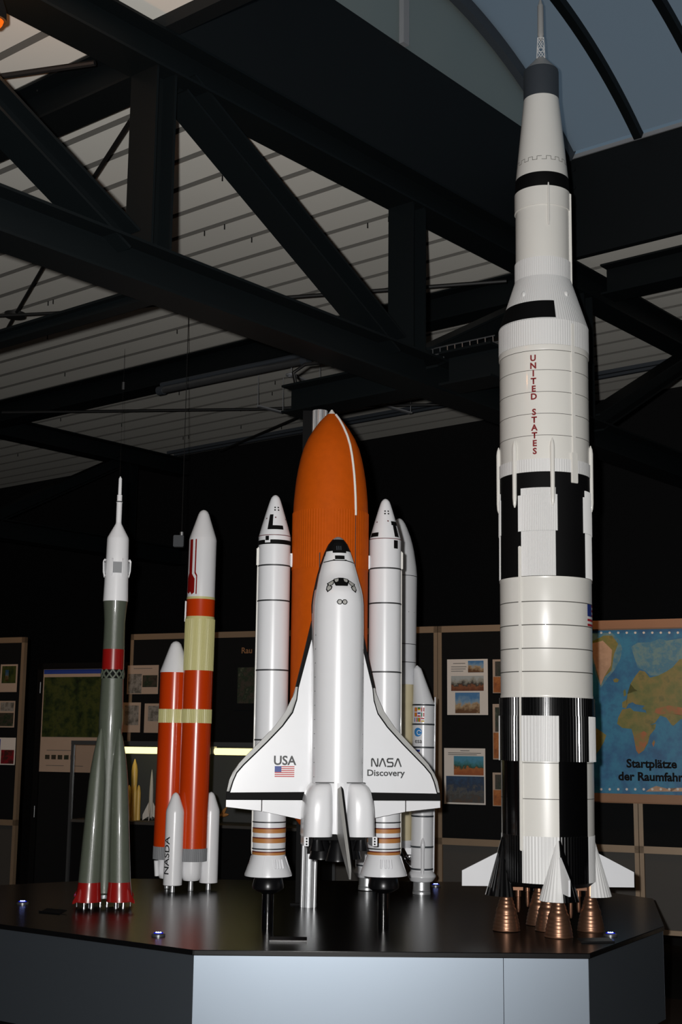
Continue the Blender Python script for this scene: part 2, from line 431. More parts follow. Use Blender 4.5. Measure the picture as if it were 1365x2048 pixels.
# roof beams
def beam(name, t, z, w0, w1, W, H, label, cat='beam', group=None):
    bm = bmesh.new(); hbeam(bm, Vector((0, 0, 0)), Vector((0, w1 - w0, 0)), (1, 0, 0), W, H)
    xform(bm, GM.to_3x3().to_4x4())
    o = obj(name, fixn(bm), 'steel', None, 0); o.location = G(t, w0, z); return tag(o, label, cat, group)
gr = 'roof beams under the deck'
beam('roof_beam', 1.66, 4.49, .1, 6.1, .18, .2, 'long dark roof beam running above the fluorescent tube', group=gr)
beam('roof_beam', 1.87, 4.49, -7.5, -.1, .18, .2, 'short stretch of roof beam to the right of the tallest rocket', group=gr)
beam('roof_beam', -1.86, 4.49, .1, 6.1, .18, .2, 'roof beam at upper left meeting the top of the first truss post', group=gr)
beam('tie_beam', -1.73, 3.49, .1, 6.1, .07, .065, 'dark tie beam joining the lower chord of the truss at left', group=gr)
beam('tie_beam', .02, 3.486, .1, .93, .18, .16, 'short black cantilever beam resting on the fluted column', group=gr)
beam('tie_beam', .1, 3.50, -.42, -.1, .2, .18, 'stub beam under the small cable ladder beside the tallest rocket', group=gr)
# cable ladder
r = empty('cable_ladder', G(.12, -.2, 3.6), 'small wire cable ladder on the truss to the left of the tallest rocket', 'cable tray')
def gpart(name, bm, m, r, smooth=0, label=None):
    xform(bm, GM); o = obj(name, fixn(bm), m, r, smooth, label); o.matrix_parent_inverse = Matrix.Translation(-Vector(r.location)); return o
for dt in (-.05, .05):
    bm = bmesh.new(); tube(bm, [(.12 + dt, -.40, 3.605), (.12 + dt, .1, 3.605)], .004, 6); tube(bm, [(.12 + dt, -.40, 3.64), (.12 + dt, .1, 3.64)], .004, 6)
    gpart('rail', bm, 'dull_metal', r, 40)
for i in range(11):
    w = -.39 + .047 * i; bm = bmesh.new()
    tube(bm, [(.07, w, 3.64), (.07, w, 3.605), (.17, w, 3.605), (.17, w, 3.64)], .0035, 6); gpart('rung', bm, 'dull_metal', r, 40)

# wind bracing rods
def rod(pts, rad, label, name='tie_rod', m='rubber', disc=None):
    c = Vector(pts[0]); bm = bmesh.new(); tube(bm, [Vector(p) - c for p in pts], rad, 8)
    if disc:
        d = Vector(disc) - c; tube(bm, [d + Vector((0, 0, -.012)), d + Vector((0, 0, .012))], .07, 20)
    o = obj(name, fixn(bm), m); o.location = c; return tag(o, label, 'rod', 'bracing rods')
def pz(x, y, z=4.37): return at_z(x, y, z)
rod([pz(128, 468), pz(85, 536), pz(30, 630), pz(6, 672)], .011, 'bracing rod at far left crossing a turnbuckle disc', disc=pz(30, 630))
rod([pz(-60, 634, 4.344), pz(30, 630, 4.344), pz(108, 626, 4.344), pz(318, 610, 4.344)], .011, 'bracing rod running right from the disc under the left truss chord')
rod([pz(178, 370), pz(262, 240)], .011, 'short slanting bracing rod seen left of the first truss post')
rod([pz(-20, 156), pz(190, 126)], .013, 'bracing rod at upper left above the tie beam')
rod([pz(4, 825), pz(520, 818), pz(640, 813), pz(930, 808)], .012, 'long thin bracing rod crossing behind the column top')
rod([pz(441, 902), pz(610, 829)], .012, 'slanting bracing rod left of the fluted column')
rod([pz(560, 596), pz(1014, 562)], .013, 'bracing rod seen through the truss left of the tallest rocket')

# fluorescent tube under the long beam
a = G(1.52, 3.65, 4.315); b = G(1.57, 2.18, 4.315)
r = empty('fluorescent_light', a, 'unlit grey fluorescent tube fitting under the long roof beam', 'light')
bm = bmesh.new(); tube(bm, [Vector((0, 0, 0)), b - a], .029, 16); obj('diffuser', fixn(bm), 'dull_metal', r, 50)
for p in (Vector((0, 0, 0)), b - a):
    d = (b - a).normalized() * .03; bm = bmesh.new(); tube(bm, [p - d, p + d], .036, 16); obj('end_cap', fixn(bm), 'dark_grey', r, 40)
bm = bmesh.new(); tube(bm, [Vector((0, 0, .045)), b - a + Vector((0, 0, .045))], .02, 8); obj('bracket', fixn(bm), 'dark_grey', r, 40)
# rails hung under the deck
for i, (p, q, l) in enumerate(((pz(583, 750, 4.3), pz(640, 772, 4.3), 'thin grey hanging rail with a ring left of the column head'),
                               (pz(516, 812, 4.3), pz(566, 825, 4.3), 'short grey hanging rail at the end of the bracing rod'),
                               (pz(716, 796, 4.3), pz(822, 826, 4.3), 'grey hanging rail to the right of the tank tip'))):
    bm = bmesh.new(); obox(bm, Vector((0, 0, 0)), q - p, (0, 0, 1), .012, .035)
    for e in (Vector((0, 0, 0)), q - p): tube(bm, [e, e + Vector((0, 0, ZD - p.z))], .003, 6)
    if i == 0:
        tube(bm, [Vector((.035 * math.cos(u * PI / 8), .035 * math.sin(u * PI / 8), 0)) for u in range(17)], .008, 6)
    o = obj('ceiling_rail', fixn(bm), 'mid_grey'); o.location = p; tag(o, l, 'rail', 'rails hung under the roof')
# black cables over the cantilever beam
c0 = G(0, .5, 3.57); bm = bmesh.new()
for k in range(2):
    tube(bm, [GW * (w - .5 + .03 * k) + GU * (t + .03 * k) + Vector((0, 0, z + .008 * k)) for t, w, z in ((-.05, .84, 0), (-.06, .85, .06), (-.04, .78, .10), (-.02, .66, .095), (0, .5, .085), (.0, .34, .11), (.02, .24, .16), (.03, .2, .02))], .009, 8)
o = obj('power_cable', fixn(bm), 'rubber', None, 60); o.location = c0; tag(o, 'pair of black cables looping over the cantilever beam', 'cable')
for q_, (t_, l_) in enumerate(((3.80, 'nearer of two thin conduits running under the far end of the roof deck'), (3.90, 'farther of two thin conduits running under the far end of the roof deck'))):
    o = gobj('roof_conduit', box(bmesh.new(), t_ - .015, t_ + .015, -4.0, 6.0, 4.50, 4.53), 'dark_grey')
    tag(o, l_, 'conduit', 'conduits under the roof')
# hanging weight and thin wire
p = pz(247, 772, 4.3); e = empty('wire_weight', p, 'tiny bright weight on a thin wire under the roof at left', 'weight')
bm = bmesh.new(); tube(bm, [(0, 0, -.03), (0, 0, .03)], .012, 12); obj('weight', fixn(bm), 'dull_metal', e, 40)
bm = bmesh.new(); tube(bm, [(0, 0, .03), (0, 0, ZD - p.z)], .0012, 5); tube(bm, [(0, 0, -.03), (0, 0, -.9)], .001, 5); obj('wire', fixn(bm), 'rubber', e, 40)
# lamp at the upper left edge
p = G(-2.812, -.11, 4.19)
r = empty('spot_lamp', p, 'glowing orange lamp on the truss at the upper left edge', 'lamp')
bm = bmesh.new(); lathe(bm, [(-.02, .040), (.02, .038), (.07, .022), (.166, .010)], 24); obj('housing', fixn(bm), 'matt_black', r, 40)
bm = bmesh.new(); lathe(bm, [(-.052, .006), (-.046, .018), (-.034, .026), (-.021, .030)], 24); obj('bulb', fixn(bm), 'bulb', r, 40)
light('spot_lamp_glow', 'POINT', p + Vector((0, 0, -.13)), 6, (1, .4, .12), shadow_soft_size=.04)

# ------------------------------------------------------------------ display table
top = [(-.583, 5.628), (1.037, 5.647), (1.55, 6.50), (1.76, 7.62), (1.25, 8.40), (-1.3, 8.38), (-2.25, 7.75), (-2.25, 6.83)]
r = empty('display_table', (-.2, 7.0, 0), 'large angular black-topped display table with pale metal side panels carrying the rockets', 'table')
org = Vector((-.2, 7.0, 0))
def tpart(name, bm, m, label=None, smooth=0):
    xform(bm, Matrix.Translation(-org)); return obj(name, fixn(bm), m, r, smooth, label)
def slab(pts, z0, z1):
    bm = bmesh.new(); a = [bm.verts.new((x, y, z0)) for x, y in pts]; b = [bm.verts.new((x, y, z1)) for x, y in pts]
    bm.faces.new(a); bm.faces.new(b)
    for i in range(len(pts)): bm.faces.new((a[i], a[(i + 1) % len(pts)], b[(i + 1) % len(pts)], b[i]))
    return bm
def inset(pts, d):
    c = Vector((-.2, 7.0)); return [tuple(c + (Vector(p) - c) * (1 - d / (Vector(p) - c).length)) for p in pts]
bm = slab(top, TZ - .022, TZ); bmesh.ops.bevel(bm, geom=bm.edges[:], offset=.003, segments=2, affect='EDGES')
tpart('table_top', bm, 'top', 'black satin table top', 30)
ip = inset(top, .006)
for i in range(len(top)):
    p, q = Vector(ip[i]), Vector(ip[(i + 1) % len(ip)]); n = Vector(((q - p).y, -(q - p).x)).normalized(); d = (q - p).normalized()
    spans = [(0, 1)]
    if i == 0: spans = [(0, .783), (.7845, 1)]
    for s0, s1 in spans:
        a, b = p + (q - p) * s0, p + (q - p) * s1; bm = bmesh.new()
        obox(bm, (a.x - n.x * .01, a.y - n.y * .01, (.33 + .728) / 2), (b.x - n.x * .01, b.y - n.y * .01, (.33 + .728) / 2), (0, 0, 1), .398, .018)
        tpart('side_panel', bm, 'panel')
tpart('plinth', slab(inset(top, .16), 0, .34), 'matt_black', 'recessed black plinth')
core = slab(inset(top, .035), .335, .728); tpart('core', core, 'matt_black')

# label holders and blue table lights
for i, (x, y, L, rz, l) in enumerate(((107, 1825, .13, -.5, 'small clear label holder on the table left of the green rocket'),
                                      (577, 1882, .16, 0, 'clear acrylic label holder on the table in front of the shuttle'),
                                      (1192, 1884, .15, .15, 'clear round-cornered label holder in front of the tallest rocket'))):
    p = at_z(x, y, TZ); bm = bmesh.new()
    obox(bm, (-L / 2, 0, .006), (L / 2, 0, .006), (0, 1, .25), .055, .004); bmesh.ops.bevel(bm, geom=bm.edges[:], offset=.0015, segments=2, affect='EDGES')
    r2 = empty('label_holder', p, l, 'label holder', 'label holders on the table', rz)
    obj('tilted_plate', fixn(bm), 'acrylic', r2, 40)
    bm = bmesh.new(); obox(bm, (-L / 2, -.030, .004), (L / 2, -.030, .004), (0, 1, 0), .006, .007); obj('front_lip', fixn(bm), 'acrylic', r2, 0)
for x, y, l in ((45, 1808, 'blue table spotlight at the left table corner'), (317, 1872, 'blue table spotlight glowing white near the front left edge'),
                (1222, 1872, 'blue table spotlight beside the label holder at the right edge'), (872, 1773, 'blue table spotlight behind the white flagged booster')):
    r2 = empty('table_spotlight', at_z(x, y, TZ), l, 'light', 'blue spotlights set in the table')
    bm = bmesh.new(); lathe(bm, [(0, .030), (.008, .030), (.012, .022)], 28); obj('bezel', fixn(bm), 'dull_metal', r2, 40)
    bm = bmesh.new(); lathe(bm, [(.010, .023), (.0135, .020), (.0135, .008)], 24, cap=False); obj('light_ring', fixn(bm), 'ledring', r2, 40)
    bm = bmesh.new()
    for dx in (-.009, 0, .009): lathe(bm, [(.011, .004), (.016, .004), (.018, .001)], 10, c=(dx, 0))
    obj('led_bulb', fixn(bm), 'led', r2, 50)

# fluted column behind the shuttle
bm = bmesh.new(); lathe(bm, [(0, .038), (2.63, .038)], ribs=22, rd=.0035)
o = obj('support_column', fixn(bm), 'silver', None, 20); o.location = (-.148, 7.08, TZ); o.rotation_euler = (0, .0105, 0)
tag(o, 'tall fluted bright aluminium column standing on the table behind the orange tank', 'column')

bm = box(bmesh.new(), -.045, .045, -.03, .03, 0, 2.652); box(bm, -.07, .07, -.055, .055, 0, .01)
o = obj('support_post', fixn(bm), 'matt_black', None, 0); o.location = (-.172, 7.19, TZ); tag(o, 'square black steel post standing directly behind the fluted column', 'post')

# ------------------------------------------------------------------ 1: tallest rocket
def sat():
    r = empty('rocket_model', (.972, 6.3, TZ + .0018), 'tallest white and black three-stage rocket model with red lettering and bronze engines', 'rocket model', 'large rocket models on the table', D(-8.9), .0066)
    Z = lambda z: z - TZ
    def sect(th, lo=-33, hi=14):
        t = (th + 180 - 0) % 90
        for k in range(-4, 5):
            if lo + 90 * k <= th - 0 <= hi + 90 * k or lo + 90 * k <= th - 360 <= hi + 90 * k: return True
        return False
    # first stage
    bm = bmesh.new()
    mats = ['cream', 'black', 'seam', 'rib_white']
    pr = [(2.352, .2175), (2.362, .2175), (2.358, .2195), (2.345, .2195), (2.342, .2172)]
    lathe(bm, [(Z(1.80), .215), (Z(1.805), .2165), (Z(1.812), .2165), (Z(1.815), .215), (Z(2.342), .2172), (Z(2.345), .2192), (Z(2.356), .2192), (Z(2.358), .10)], 120)
    for z in (2.239, 2.131, 2.023, 1.917):
        lathe(bm, [(Z(z) - .0022, .2166), (Z(z) - .0018, .2178), (Z(z) + .0018, .2178), (Z(z) + .0022, .2166)], 120, mi=2, cap=False)
    # corrugated intertank
    lathe(bm, [(Z(1.512), .2215), (Z(1.717), .2215)], ribs=90, rd=.0035, mf=lambda z, t: 3 if sect(t) else 1, cap=False)
    lathe(bm, [(Z(1.717), .2195), (Z(1.80), .2195)], ribs=90, rd=.0035, mi=1)
    # fuel tank in four white and four black sectors
    lathe(bm, [(Z(1.18), .2135), (Z(1.512), .215)], 360, mf=lambda z, t: 0 if sect(t) else 1)
    for z in (1.345, 1.505):
        lathe(bm, [(Z(z) - .0015, .2142), (Z(z) - .001, .2162), (Z(z) + .001, .2162), (Z(z) + .0015, .2142)], 360, mf=lambda z, t: 2 if sect(t) else 1, cap=False)
    lathe(bm, [(Z(.974), .2125), (Z(1.18), .2125)], ribs=90, rd=.0025, mf=lambda z, t: 3 if sect(t) else 1)
    obj('first_stage', fixn(bm), mats, r)
    bm = bmesh.new(); lathe(bm, [(Z(.955), .19), (Z(.974), .2125)], 64); obj('base_plate', fixn(bm), 'matt_black', r)
    # fins, fairings, engines
    for k in range(4):
        th = D(13 + 90 * k); rot = Matrix.Rotation(th, 4, 'Z')
        bm = bmesh.new(); n = 36; ax = -.205
        lo = []; hi = []; mids = []
        for i in range(n + 1):
            a = -PI / 2 - .35 + (PI + .7) * i / n; rr = .0855 + (.003 if i % 2 else 0)
            lo.append((rr * math.sin(a), ax - rr * math.cos(a), Z(.905)))
            s = .10
            hi.append((.012 * math.sin(a), -.2065 - .010 * math.cos(a), Z(1.165)))
        lv = [bm.verts.new(p) for p in lo]; hv = [bm.verts.new(p) for p in hi]
        for i in range(n):
            f = bm.faces.new((lv[i], lv[i + 1], hv[i + 1], hv[i])); f.material_index = 0 if i < n / 2 else 1
        bm.faces.new(lv[::-1]).material_index = 1; bm.faces.new(hv)
        xform(bm, rot); obj('engine_fairing', fixn(bm), ['rib_white', 'black'], r, 20)
        bm = bmesh.new(); prism(bm, [(-.23, Z(.944)), (-.402, Z(.944)), (-.402, Z(1.012)), (-.235, Z(1.095))], -.0045, .0045)
        xform(bm, Matrix.Rotation(PI / 2, 4, 'Z')); xform(bm, rot); obj('fin', fixn(bm), 'white', r, 0)
    def engine(x, y, th):
        bm = bmesh.new(); pr = [(.215, .022), (.205, .030), (.19, .020), (.165, .020), (.155, .024)]
        z = .155; R = .026
        lathe(bm, [(.225, .020), (.2, .024), (.16, .023), (.15, .0255), (.142, .0265)], 36, c=(x, y))
        pr = []
        for i in range(29):
            u = i / 28; rr = .0255 + .036 * (1 - (1 - u) ** 1.35); pr.append((.15 - .15 * u, rr + (.0022 if i % 3 == 1 else 0) + (.003 if i in (11, 12) else 0)))
        lathe(bm, pr, 36, c=(x, y), cap=False)
        e = obj('engine', fixn(bm), 'bronze', r, 50)
        tx, ty = math.cos(th), math.sin(th)
        bm = bmesh.new(); px, py = x + tx * .055, y + ty * .055
        obox(bm, (x, y, .185), (x + tx * .075, y + ty * .075, .185), (0, 0, 1), .014, .03)
        obj('bracket', fixn(bm), 'bronze', e, 0)
        bm = bmesh.new(); tube(bm, [(px, py, .18), (px, py, .15), (px, py, .148), (px, py, .10), (px, py, .08)], .01, 12, taper=[.013, .013, .009, .009, .005]); obj('turbopump', fixn(bm), 'bronze', e, 40)
    engine(0, 0, 0)
    for k in range(4):
        th = D(13 + 90 * k); engine(.196 * math.sin(th), -.196 * math.cos(th), D(8.9) + (0 if k in (0, 3) else PI))
    # cable tunnels on the body
    def strip(name, th, z0, z1, wd, dp, R, m='cream', rounded=False, parent=r):
        bm = bmesh.new(); pts = []
        box(bm, -wd / 2, wd / 2, -R - dp, -R + .004, Z(z0), Z(z1)); bmesh.ops.bevel(bm, geom=bm.edges[:], offset=min(wd, dp) * .3, segments=2, affect='EDGES')
        xform(bm, Matrix.Rotation(D(th), 4, 'Z')); return obj(name, fixn(bm), m, parent)
    strip('cable_tunnel', -32.5, 1.115, 2.50, .014, .010, .2155)
    strip('cable_tunnel', 39.5, 2.93, 3.58, .019, .005, .2165)
    strip('cable_tunnel', 39.5, 2.80, 2.945, .038, .008, .2165)
    strip('cable_tunnel', 80, 3.80, 4.30, .012, .012, .134)
    # inter-stage and second stage
    bm = bmesh.new()
    lathe(bm, [(Z(2.358), .2165), (Z(2.849), .2165)], 180, mi=1)
    for k in range(4):
        for lo, hi, z0, z1, dd in ((-31, 13, 2.358, 2.569, .0005), (-35, 15.5, 2.569, 2.740, .003), (-31, 13.5, 2.740, 2.773, .002)):
            n = 46; lv = []; hv = []
            for i in range(n + 1):
                a = D(lo + 90 * k + (hi - lo) * i / n); R = .2168 + dd + (.0028 if i % 2 else 0)
                lv.append(bm.verts.new((R * math.sin(a), -R * math.cos(a), Z(z0)))); hv.append(bm.verts.new((R * math.sin(a), -R * math.cos(a), Z(z1))))
            for i in range(n): bm.faces.new((lv[i], lv[i + 1], hv[i + 1], hv[i])).material_index = 0
            for side in (0, n):
                a = D(lo + 90 * k + (hi - lo) * side / n); q = [bm.verts.new((.21 * math.sin(a), -.21 * math.cos(a), Z(z))) for z in (z0, z1)]
                bm.faces.new((lv[side], hv[side], q[1], q[0])).material_index = 0
            cen = [bm.verts.new((.21 * math.sin(D(lo + 90 * k + (hi - lo) * i / n)), -.21 * math.cos(D(lo + 90 * k + (hi - lo) * i / n)), Z(z1))) for i in range(n + 1)]
            for i in range(n): bm.faces.new((hv[i], hv[i + 1], cen[i + 1], cen[i])).material_index = 0
    bmesh.ops.recalc_face_normals(bm, faces=bm.faces[:]); obj('interstage', bm, ['rib_white', 'matt_black'], r, 25)
    bm = bmesh.new()
    lathe(bm, [(Z(2.849), .2185), (Z(2.911), .2185)], ribs=110, rd=.0014, mi=3)
    lathe(bm, [(Z(2.911), .2155), (Z(3.44), .2155)], 120)
    for z in (3.342, 3.235, 3.129, 3.024):
        lathe(bm, [(Z(z) - .0014, .2150), (Z(z) - .001, .2163), (Z(z) + .001, .2163), (Z(z) + .0014, .2150)], 120, mi=2, cap=False)
    lathe(bm, [(Z(3.438), .2150), (Z(3.441), .2185), (Z(3.445), .2195), (Z(3.466), .2195), (Z(3.470), .2150)], 120)
    lathe(bm, [(Z(3.437), .2168), (Z(3.441), .2168)], 120, mi=2, cap=False)
    lathe(bm, [(Z(3.468), .2185), (Z(3.592), .2185)], ribs=110, rd=.0014, mi=3)
    obj('second_stage', fixn(bm), mats, r)
    for th in (-86, -39.4, 9.6, 84, 128, 172, 220):
        bm = bmesh.new(); R = .2215
        tube(bm, [(0, -R, Z(z)) for z in (2.685, 2.70, 2.73, 2.97, 2.99, 3.01)], .012, 12, taper=[.003, .008, .0105, .0115, .009, .002])
        xform(bm, Matrix.Rotation(D(th), 4, 'Z')); obj('ullage_motor', fixn(bm), 'cream', r, 60)
    # lettering: one letter under the next
    zz = 3.400; st = .0378
    bmt = bmesh.new()
    for i, ch in enumerate('UNITED STATES'):
        if ch == ' ': continue
        b2 = wrap_text(ch, .041, lambda z: .2158, D(-13.2 + .11 * i), Z(zz - st * i), off=.0012, bold=.0016)
        me = bpy.data.meshes.new('t'); b2.to_mesh(me); b2.free(); bmt.from_mesh(me); bpy.data.meshes.remove(me)
    obj('lettering', bmt, 'red_text', r, 0, 'red vertical lettering')
    # flag on the first stage, at the right edge
    pol = [(rect(D(62), Z(2.172 + .02), D(78), Z(2.238)), 1)]
    u0, u1, z0, z1 = D(62), D(96), Z(2.135), Z(2.238)
    pol = []
    for i in range(9):
        a, b = z0 + (z1 - z0) * i / 9, z0 + (z1 - z0) * (i + 1) / 9; lo = u0 if i < 4 else D(77)
        pol.append((rect(lo, a, u1, b), 0 if i % 2 == 0 else 2))
    pol.append((rect(u0, z0 + (z1 - z0) * 4 / 9, D(77), z1), 1))
    obj('flag', wrap(flat(pol), lambda z: .2164, .0012), ['flag_red', 'blue', 'flag_white'], r, 40, 'small flag decal wrapping the right side')
    # cone between second and third stage
    cone = [(Z(3.592), .2195), (Z(3.844), .1385)]
    bm = bmesh.new(); lathe(bm, cone, ribs=100, rd=.0010, mf=lambda z, t: 0)
    obj('interstage', fixn(bm), ['rib_white'], r, 25)
    rf = radfn([(Z(3.592), .2195), (Z(3.844), .1385)])
    obj('black_patch', wrap(flat([(rect(D(-112), Z(3.600), D(16), Z(3.695)), 0)]), lambda z: rf(z) + .002, .0005), 'matt_black', r, 40, 'black patch')
    for th in (-33, 41):
        bm = bmesh.new(); R = rf(Z(3.745)); bmesh.ops.create_uvsphere(bm, u_segments=14, v_segments=10, radius=.014)
        xform(bm, Matrix.Rotation(D(th), 4, 'Z') @ Matrix.Translation((0, -R + .001, Z(3.742))) @ Matrix.Diagonal((.8, .8, 1.2, 1)))
        obj('thruster_pod', bm, 'rib_white', r, 60)
    # third stage
    bm = bmesh.new()
    lathe(bm, [(Z(3.844), .1378), (Z(3.938), .1378)], ribs=80, rd=.0015, mi=3)
    lathe(bm, [(Z(3.938), .1338), (Z(4.207), .1338)], 96)
    lathe(bm, [(Z(4.207), .1385), (Z(4.304), .1385)], 96)
    obj('third_stage', fixn(bm), mats, r)
    bm = bmesh.new(); tube(bm, [(0, -.139, Z(z)) for z in (4.10, 4.12, 4.29, 4.318)], .006, 8, taper=[.004, .0055, .0055, .003]); xform(bm, Matrix.Rotation(D(13), 4, 'Z')); obj('ullage_motor', fixn(bm), 'cream', r, 60)
    bm = bmesh.new(); lathe(bm, [(Z(4.304), .1340), (Z(4.312), .1355), (Z(4.380), .1325)], 96); obj('instrument_ring', fixn(bm), 'matt_black', r, 40, 'black ring')
    bm = bmesh.new(); sla = [(Z(4.380), .1320), (Z(4.816), .0890)]; lathe(bm, sla, 96); obj('adapter_cone', fixn(bm), 'cream', r)
    rs = radfn(sla); pol = []; n = 34; pts = []
    for i in range(n):
        a = 2 * PI * i / n; da = 2 * PI / n; up = .018 if i % 2 else 0
        pts += [(a * .125, Z(4.447) + up), ((a + da) * .125, Z(4.447) + up)]
    zg = [([(u / .125, v) for u, v in q], m_i) for q, m_i in stroke(pts, .0024)]
    obj('zigzag_line', wrap(flat(zg), rs, .0008), 'seam', r, 0, 'thin crenellated line')
    bm = bmesh.new(); lathe(bm, [(Z(4.816), .0893), (Z(4.964), .0893), (Z(4.976), .087)], 72); obj('service_module', fixn(bm), 'dark_grey', r, 30, 'dark grey cylinder')
    bm = bmesh.new(); lathe(bm, [(Z(4.976), .0865), (Z(4.990), .075), (Z(5.040), .030), (Z(5.047), .026)], 60); obj('crew_capsule', fixn(bm), 'lead_grey', r, 30)
    # escape tower lattice and motor
    bm = bmesh.new(); c4 = [(1, 1), (1, -1), (-1, -1), (-1, 1)]
    lo = [Vector((.0205 * a, .0205 * b, Z(5.041))) for a, b in c4]; hi = [Vector((.0155 * a, .0155 * b, Z(5.158))) for a, b in c4]
    for i in range(4):
        j = (i + 1) % 4; tube(bm, [lo[i], hi[i]], .002, 6)
        for f0, f1 in ((0, .5), (.5, 1)):
            p = lo[i].lerp(hi[i], f0); q = lo[j].lerp(hi[j], f1); p2 = lo[j].lerp(hi[j], f0); q2 = lo[i].lerp(hi[i], f1)
            tube(bm, [p, q], .0014, 5); tube(bm, [p2, q2], .0014, 5); tube(bm, [lo[i].lerp(hi[i], f1), q], .0014, 5)
    obj('escape_tower', fixn(bm), 'rib_white', r, 60)
    bm = bmesh.new(); lathe(bm, [(Z(5.150), .006), (Z(5.170), .014), (Z(5.180), .0165), (Z(5.19), .016), (Z(5.343), .0155), (Z(5.348), .0125), (Z(5.372), .006), (Z(5.382), .001)], 28); obj('escape_motor', fixn(bm), 'lead_grey', r, 40)
sat()

# ------------------------------------------------------------------ 2: shuttle on its stand
def shuttle():
    r = empty('shuttle_model', (-.05, 6.3, TZ), 'winged white space shuttle model on an orange tank between two white boosters', 'rocket model', 'large rocket models on the table', D(7.6))
    Z = lambda z: z - TZ
    # external tank
    et = [(1.17, .03), (1.185, .08), (1.215, .13), (1.26, .166), (1.32, .1815), (2.395, .1825)]
    bm = bmesh.new(); lathe(bm, [(Z(z), q) for z, q in et], 96)
    lathe(bm, [(Z(2.395), .1825), (Z(2.671), .1825)], ribs=84, rd=.0018)
    ogv = [(2.671, .181), (2.73, .1785), (2.792, .1735), (2.84, .168), (2.89, .160), (2.94, .150), (2.99, .1365), (3.04, .1155), (3.089, .0865), (3.13, .057), (3.166, .0225)]
    lathe(bm, [(Z(z), q) for z, q in ogv], 96)
    tank = obj('external_tank', fixn(bm), 'tank', r, 40)
    bm = bmesh.new(); lathe(bm, [(Z(3.163), .0225), (Z(3.170), .018), (Z(3.19), .004)], 24); obj('nose_tip', fixn(bm), 'cream', tank, 40, 'white tip')
    rt = radfn([(Z(z), q) for z, q in ogv + et])
    zs = [2.645 + (3.160 - 2.645) * i / 40 for i in range(41)]
    bm = bmesh.new(); A0 = 33
    tube(bm, [((rt(Z(z)) + .003) * math.sin(D(A0)), -(rt(Z(z)) + .003) * math.cos(D(A0)), Z(z)) for z in zs], .006, 8); obj('cable_tray', fixn(bm), 'cream', tank, 60, 'white curved cable tray')
    bm = bmesh.new(); tube(bm, [((rt(Z(z)) + .001) * math.sin(D(A0)), -(rt(Z(z)) + .001) * math.cos(D(A0)), Z(z)) for z in (2.2, 2.395, 2.396, 2.67, 2.70)], .0025, 6); obj('feed_line', fixn(bm), 'dark_text', tank, 60)
    bm = bmesh.new(); tube(bm, [(-.19 * math.sin(D(22)), -.19 * math.cos(D(22)), Z(z)) for z in (2.0, 2.46)], .0025, 6); obj('feed_line', fixn(bm), 'dark_text', tank, 60)
    for s in (-1, 1):
        bm = bmesh.new(); box(bm, min(s * .17, s * .2), max(s * .17, s * .2), -.02, .02, Z(2.41), Z(2.475)); bmesh.ops.bevel(bm, geom=bm.edges[:], offset=.008, segments=2, affect='EDGES'); obj('attachment_strut', fixn(bm), 'white', tank)
        bm = bmesh.new(); box(bm, min(s * .17, s * .2), max(s * .17, s * .2), -.02, .02, Z(1.33), Z(1.37)); obj('attachment_strut', fixn(bm), 'white', tank, 0)
    # boosters
    for s in (-1, 1):
        c = (s * .268, 0); body = [(1.075, .0772), (2.553, .0772)]; nose = [(2.553, .0765), (2.733, .0246), (2.748, .0185), (2.757, .006)]
        prof = [(Z(z), q) for z, q in body + nose]; rf = radfn(prof)
        bm = bmesh.new(); lathe(bm, [(Z(1.075), .0768), (Z(2.553), .0768)], 64, c=c); bo = None
        lathe(bm, [(Z(2.550), .0772), (Z(2.553), .0765)] + [(Z(z), q) for z, q in ((2.600, .0645), (2.65, .0500), (2.70, .0350), (2.728, .0260), (2.742, .0205), (2.752, .0125), (2.757, .003))], 64, c=c)
        bo = obj('booster', fixn(bm), 'white', r, 35)
        def band(z0, z1, m, nm='band', e=.0012):
            bm = bmesh.new(); lathe(bm, [(Z(z0), .0768), (Z(z0) + .0005, .0768 + e), (Z(z1) - .0005, .0768 + e), (Z(z1), .0768)], 64, c=c, cap=False); obj(nm, fixn(bm), m, bo, 30)
        for z in (2.410, 2.243, 1.918, 1.597): band(z - .0035, z + .0035, 'dark_text', 'ring', .002)
        for z in (1.226, 1.107): band(z - .003, z + .003, 'dark_text', 'ring', .002)
        for z0, z1 in ((1.178, 1.197), (1.134, 1.154), (1.080, 1.092)):
            band(z0, z1, 'brown'); band(z1, z1 + .005, 'dark_red', 'red_line')
        band(2.551, 2.5545, 'dark_red', 'red_line')
        # black recognition marks
        vt = D(-3 if s < 0 else -5); pol = []
        rr = lambda a, z0, b, z1: (rect(D(a), Z(z0), D(b), Z(z1)), 0)
        if s < 0:
            pol = [rr(-34, 2.580, -14, 2.655), rr(-14, 2.580, 30, 2.600), rr(-38, 2.527, -25, 2.548), rr(-180, 2.509, -40, 2.530), rr(-20, 2.509, 180, 2.530), rr(-40, 2.509, -20, 2.516)]
        else:
            pol = [rr(-75, 2.562, -36, 2.583), rr(27, 2.562, 48, 2.640), rr(20, 2.620, 27, 2.640), rr(48, 2.620, 60, 2.640), rr(22, 2.505, 40, 2.545)]
        ns = [(rr_[0], rr_[1]) for rr_ in pol]
        obj('black_mark', wrap(flat(ns), lambda z: rf(z), .0028, c, dv=.02), 'matt_black', bo, 40, 'black recognition marks')
        pol = []; h0 = -6 if s < 0 else -12
        for a, z in ((h0, 2.690), (h0 + 22, 2.690), (h0, 2.677), (h0 + 22, 2.677)):
            pol.append(([(D(a) + .10 * math.cos(u * PI / 5), Z(z) + .0038 * math.sin(u * PI / 5)) for u in range(10)], 0))
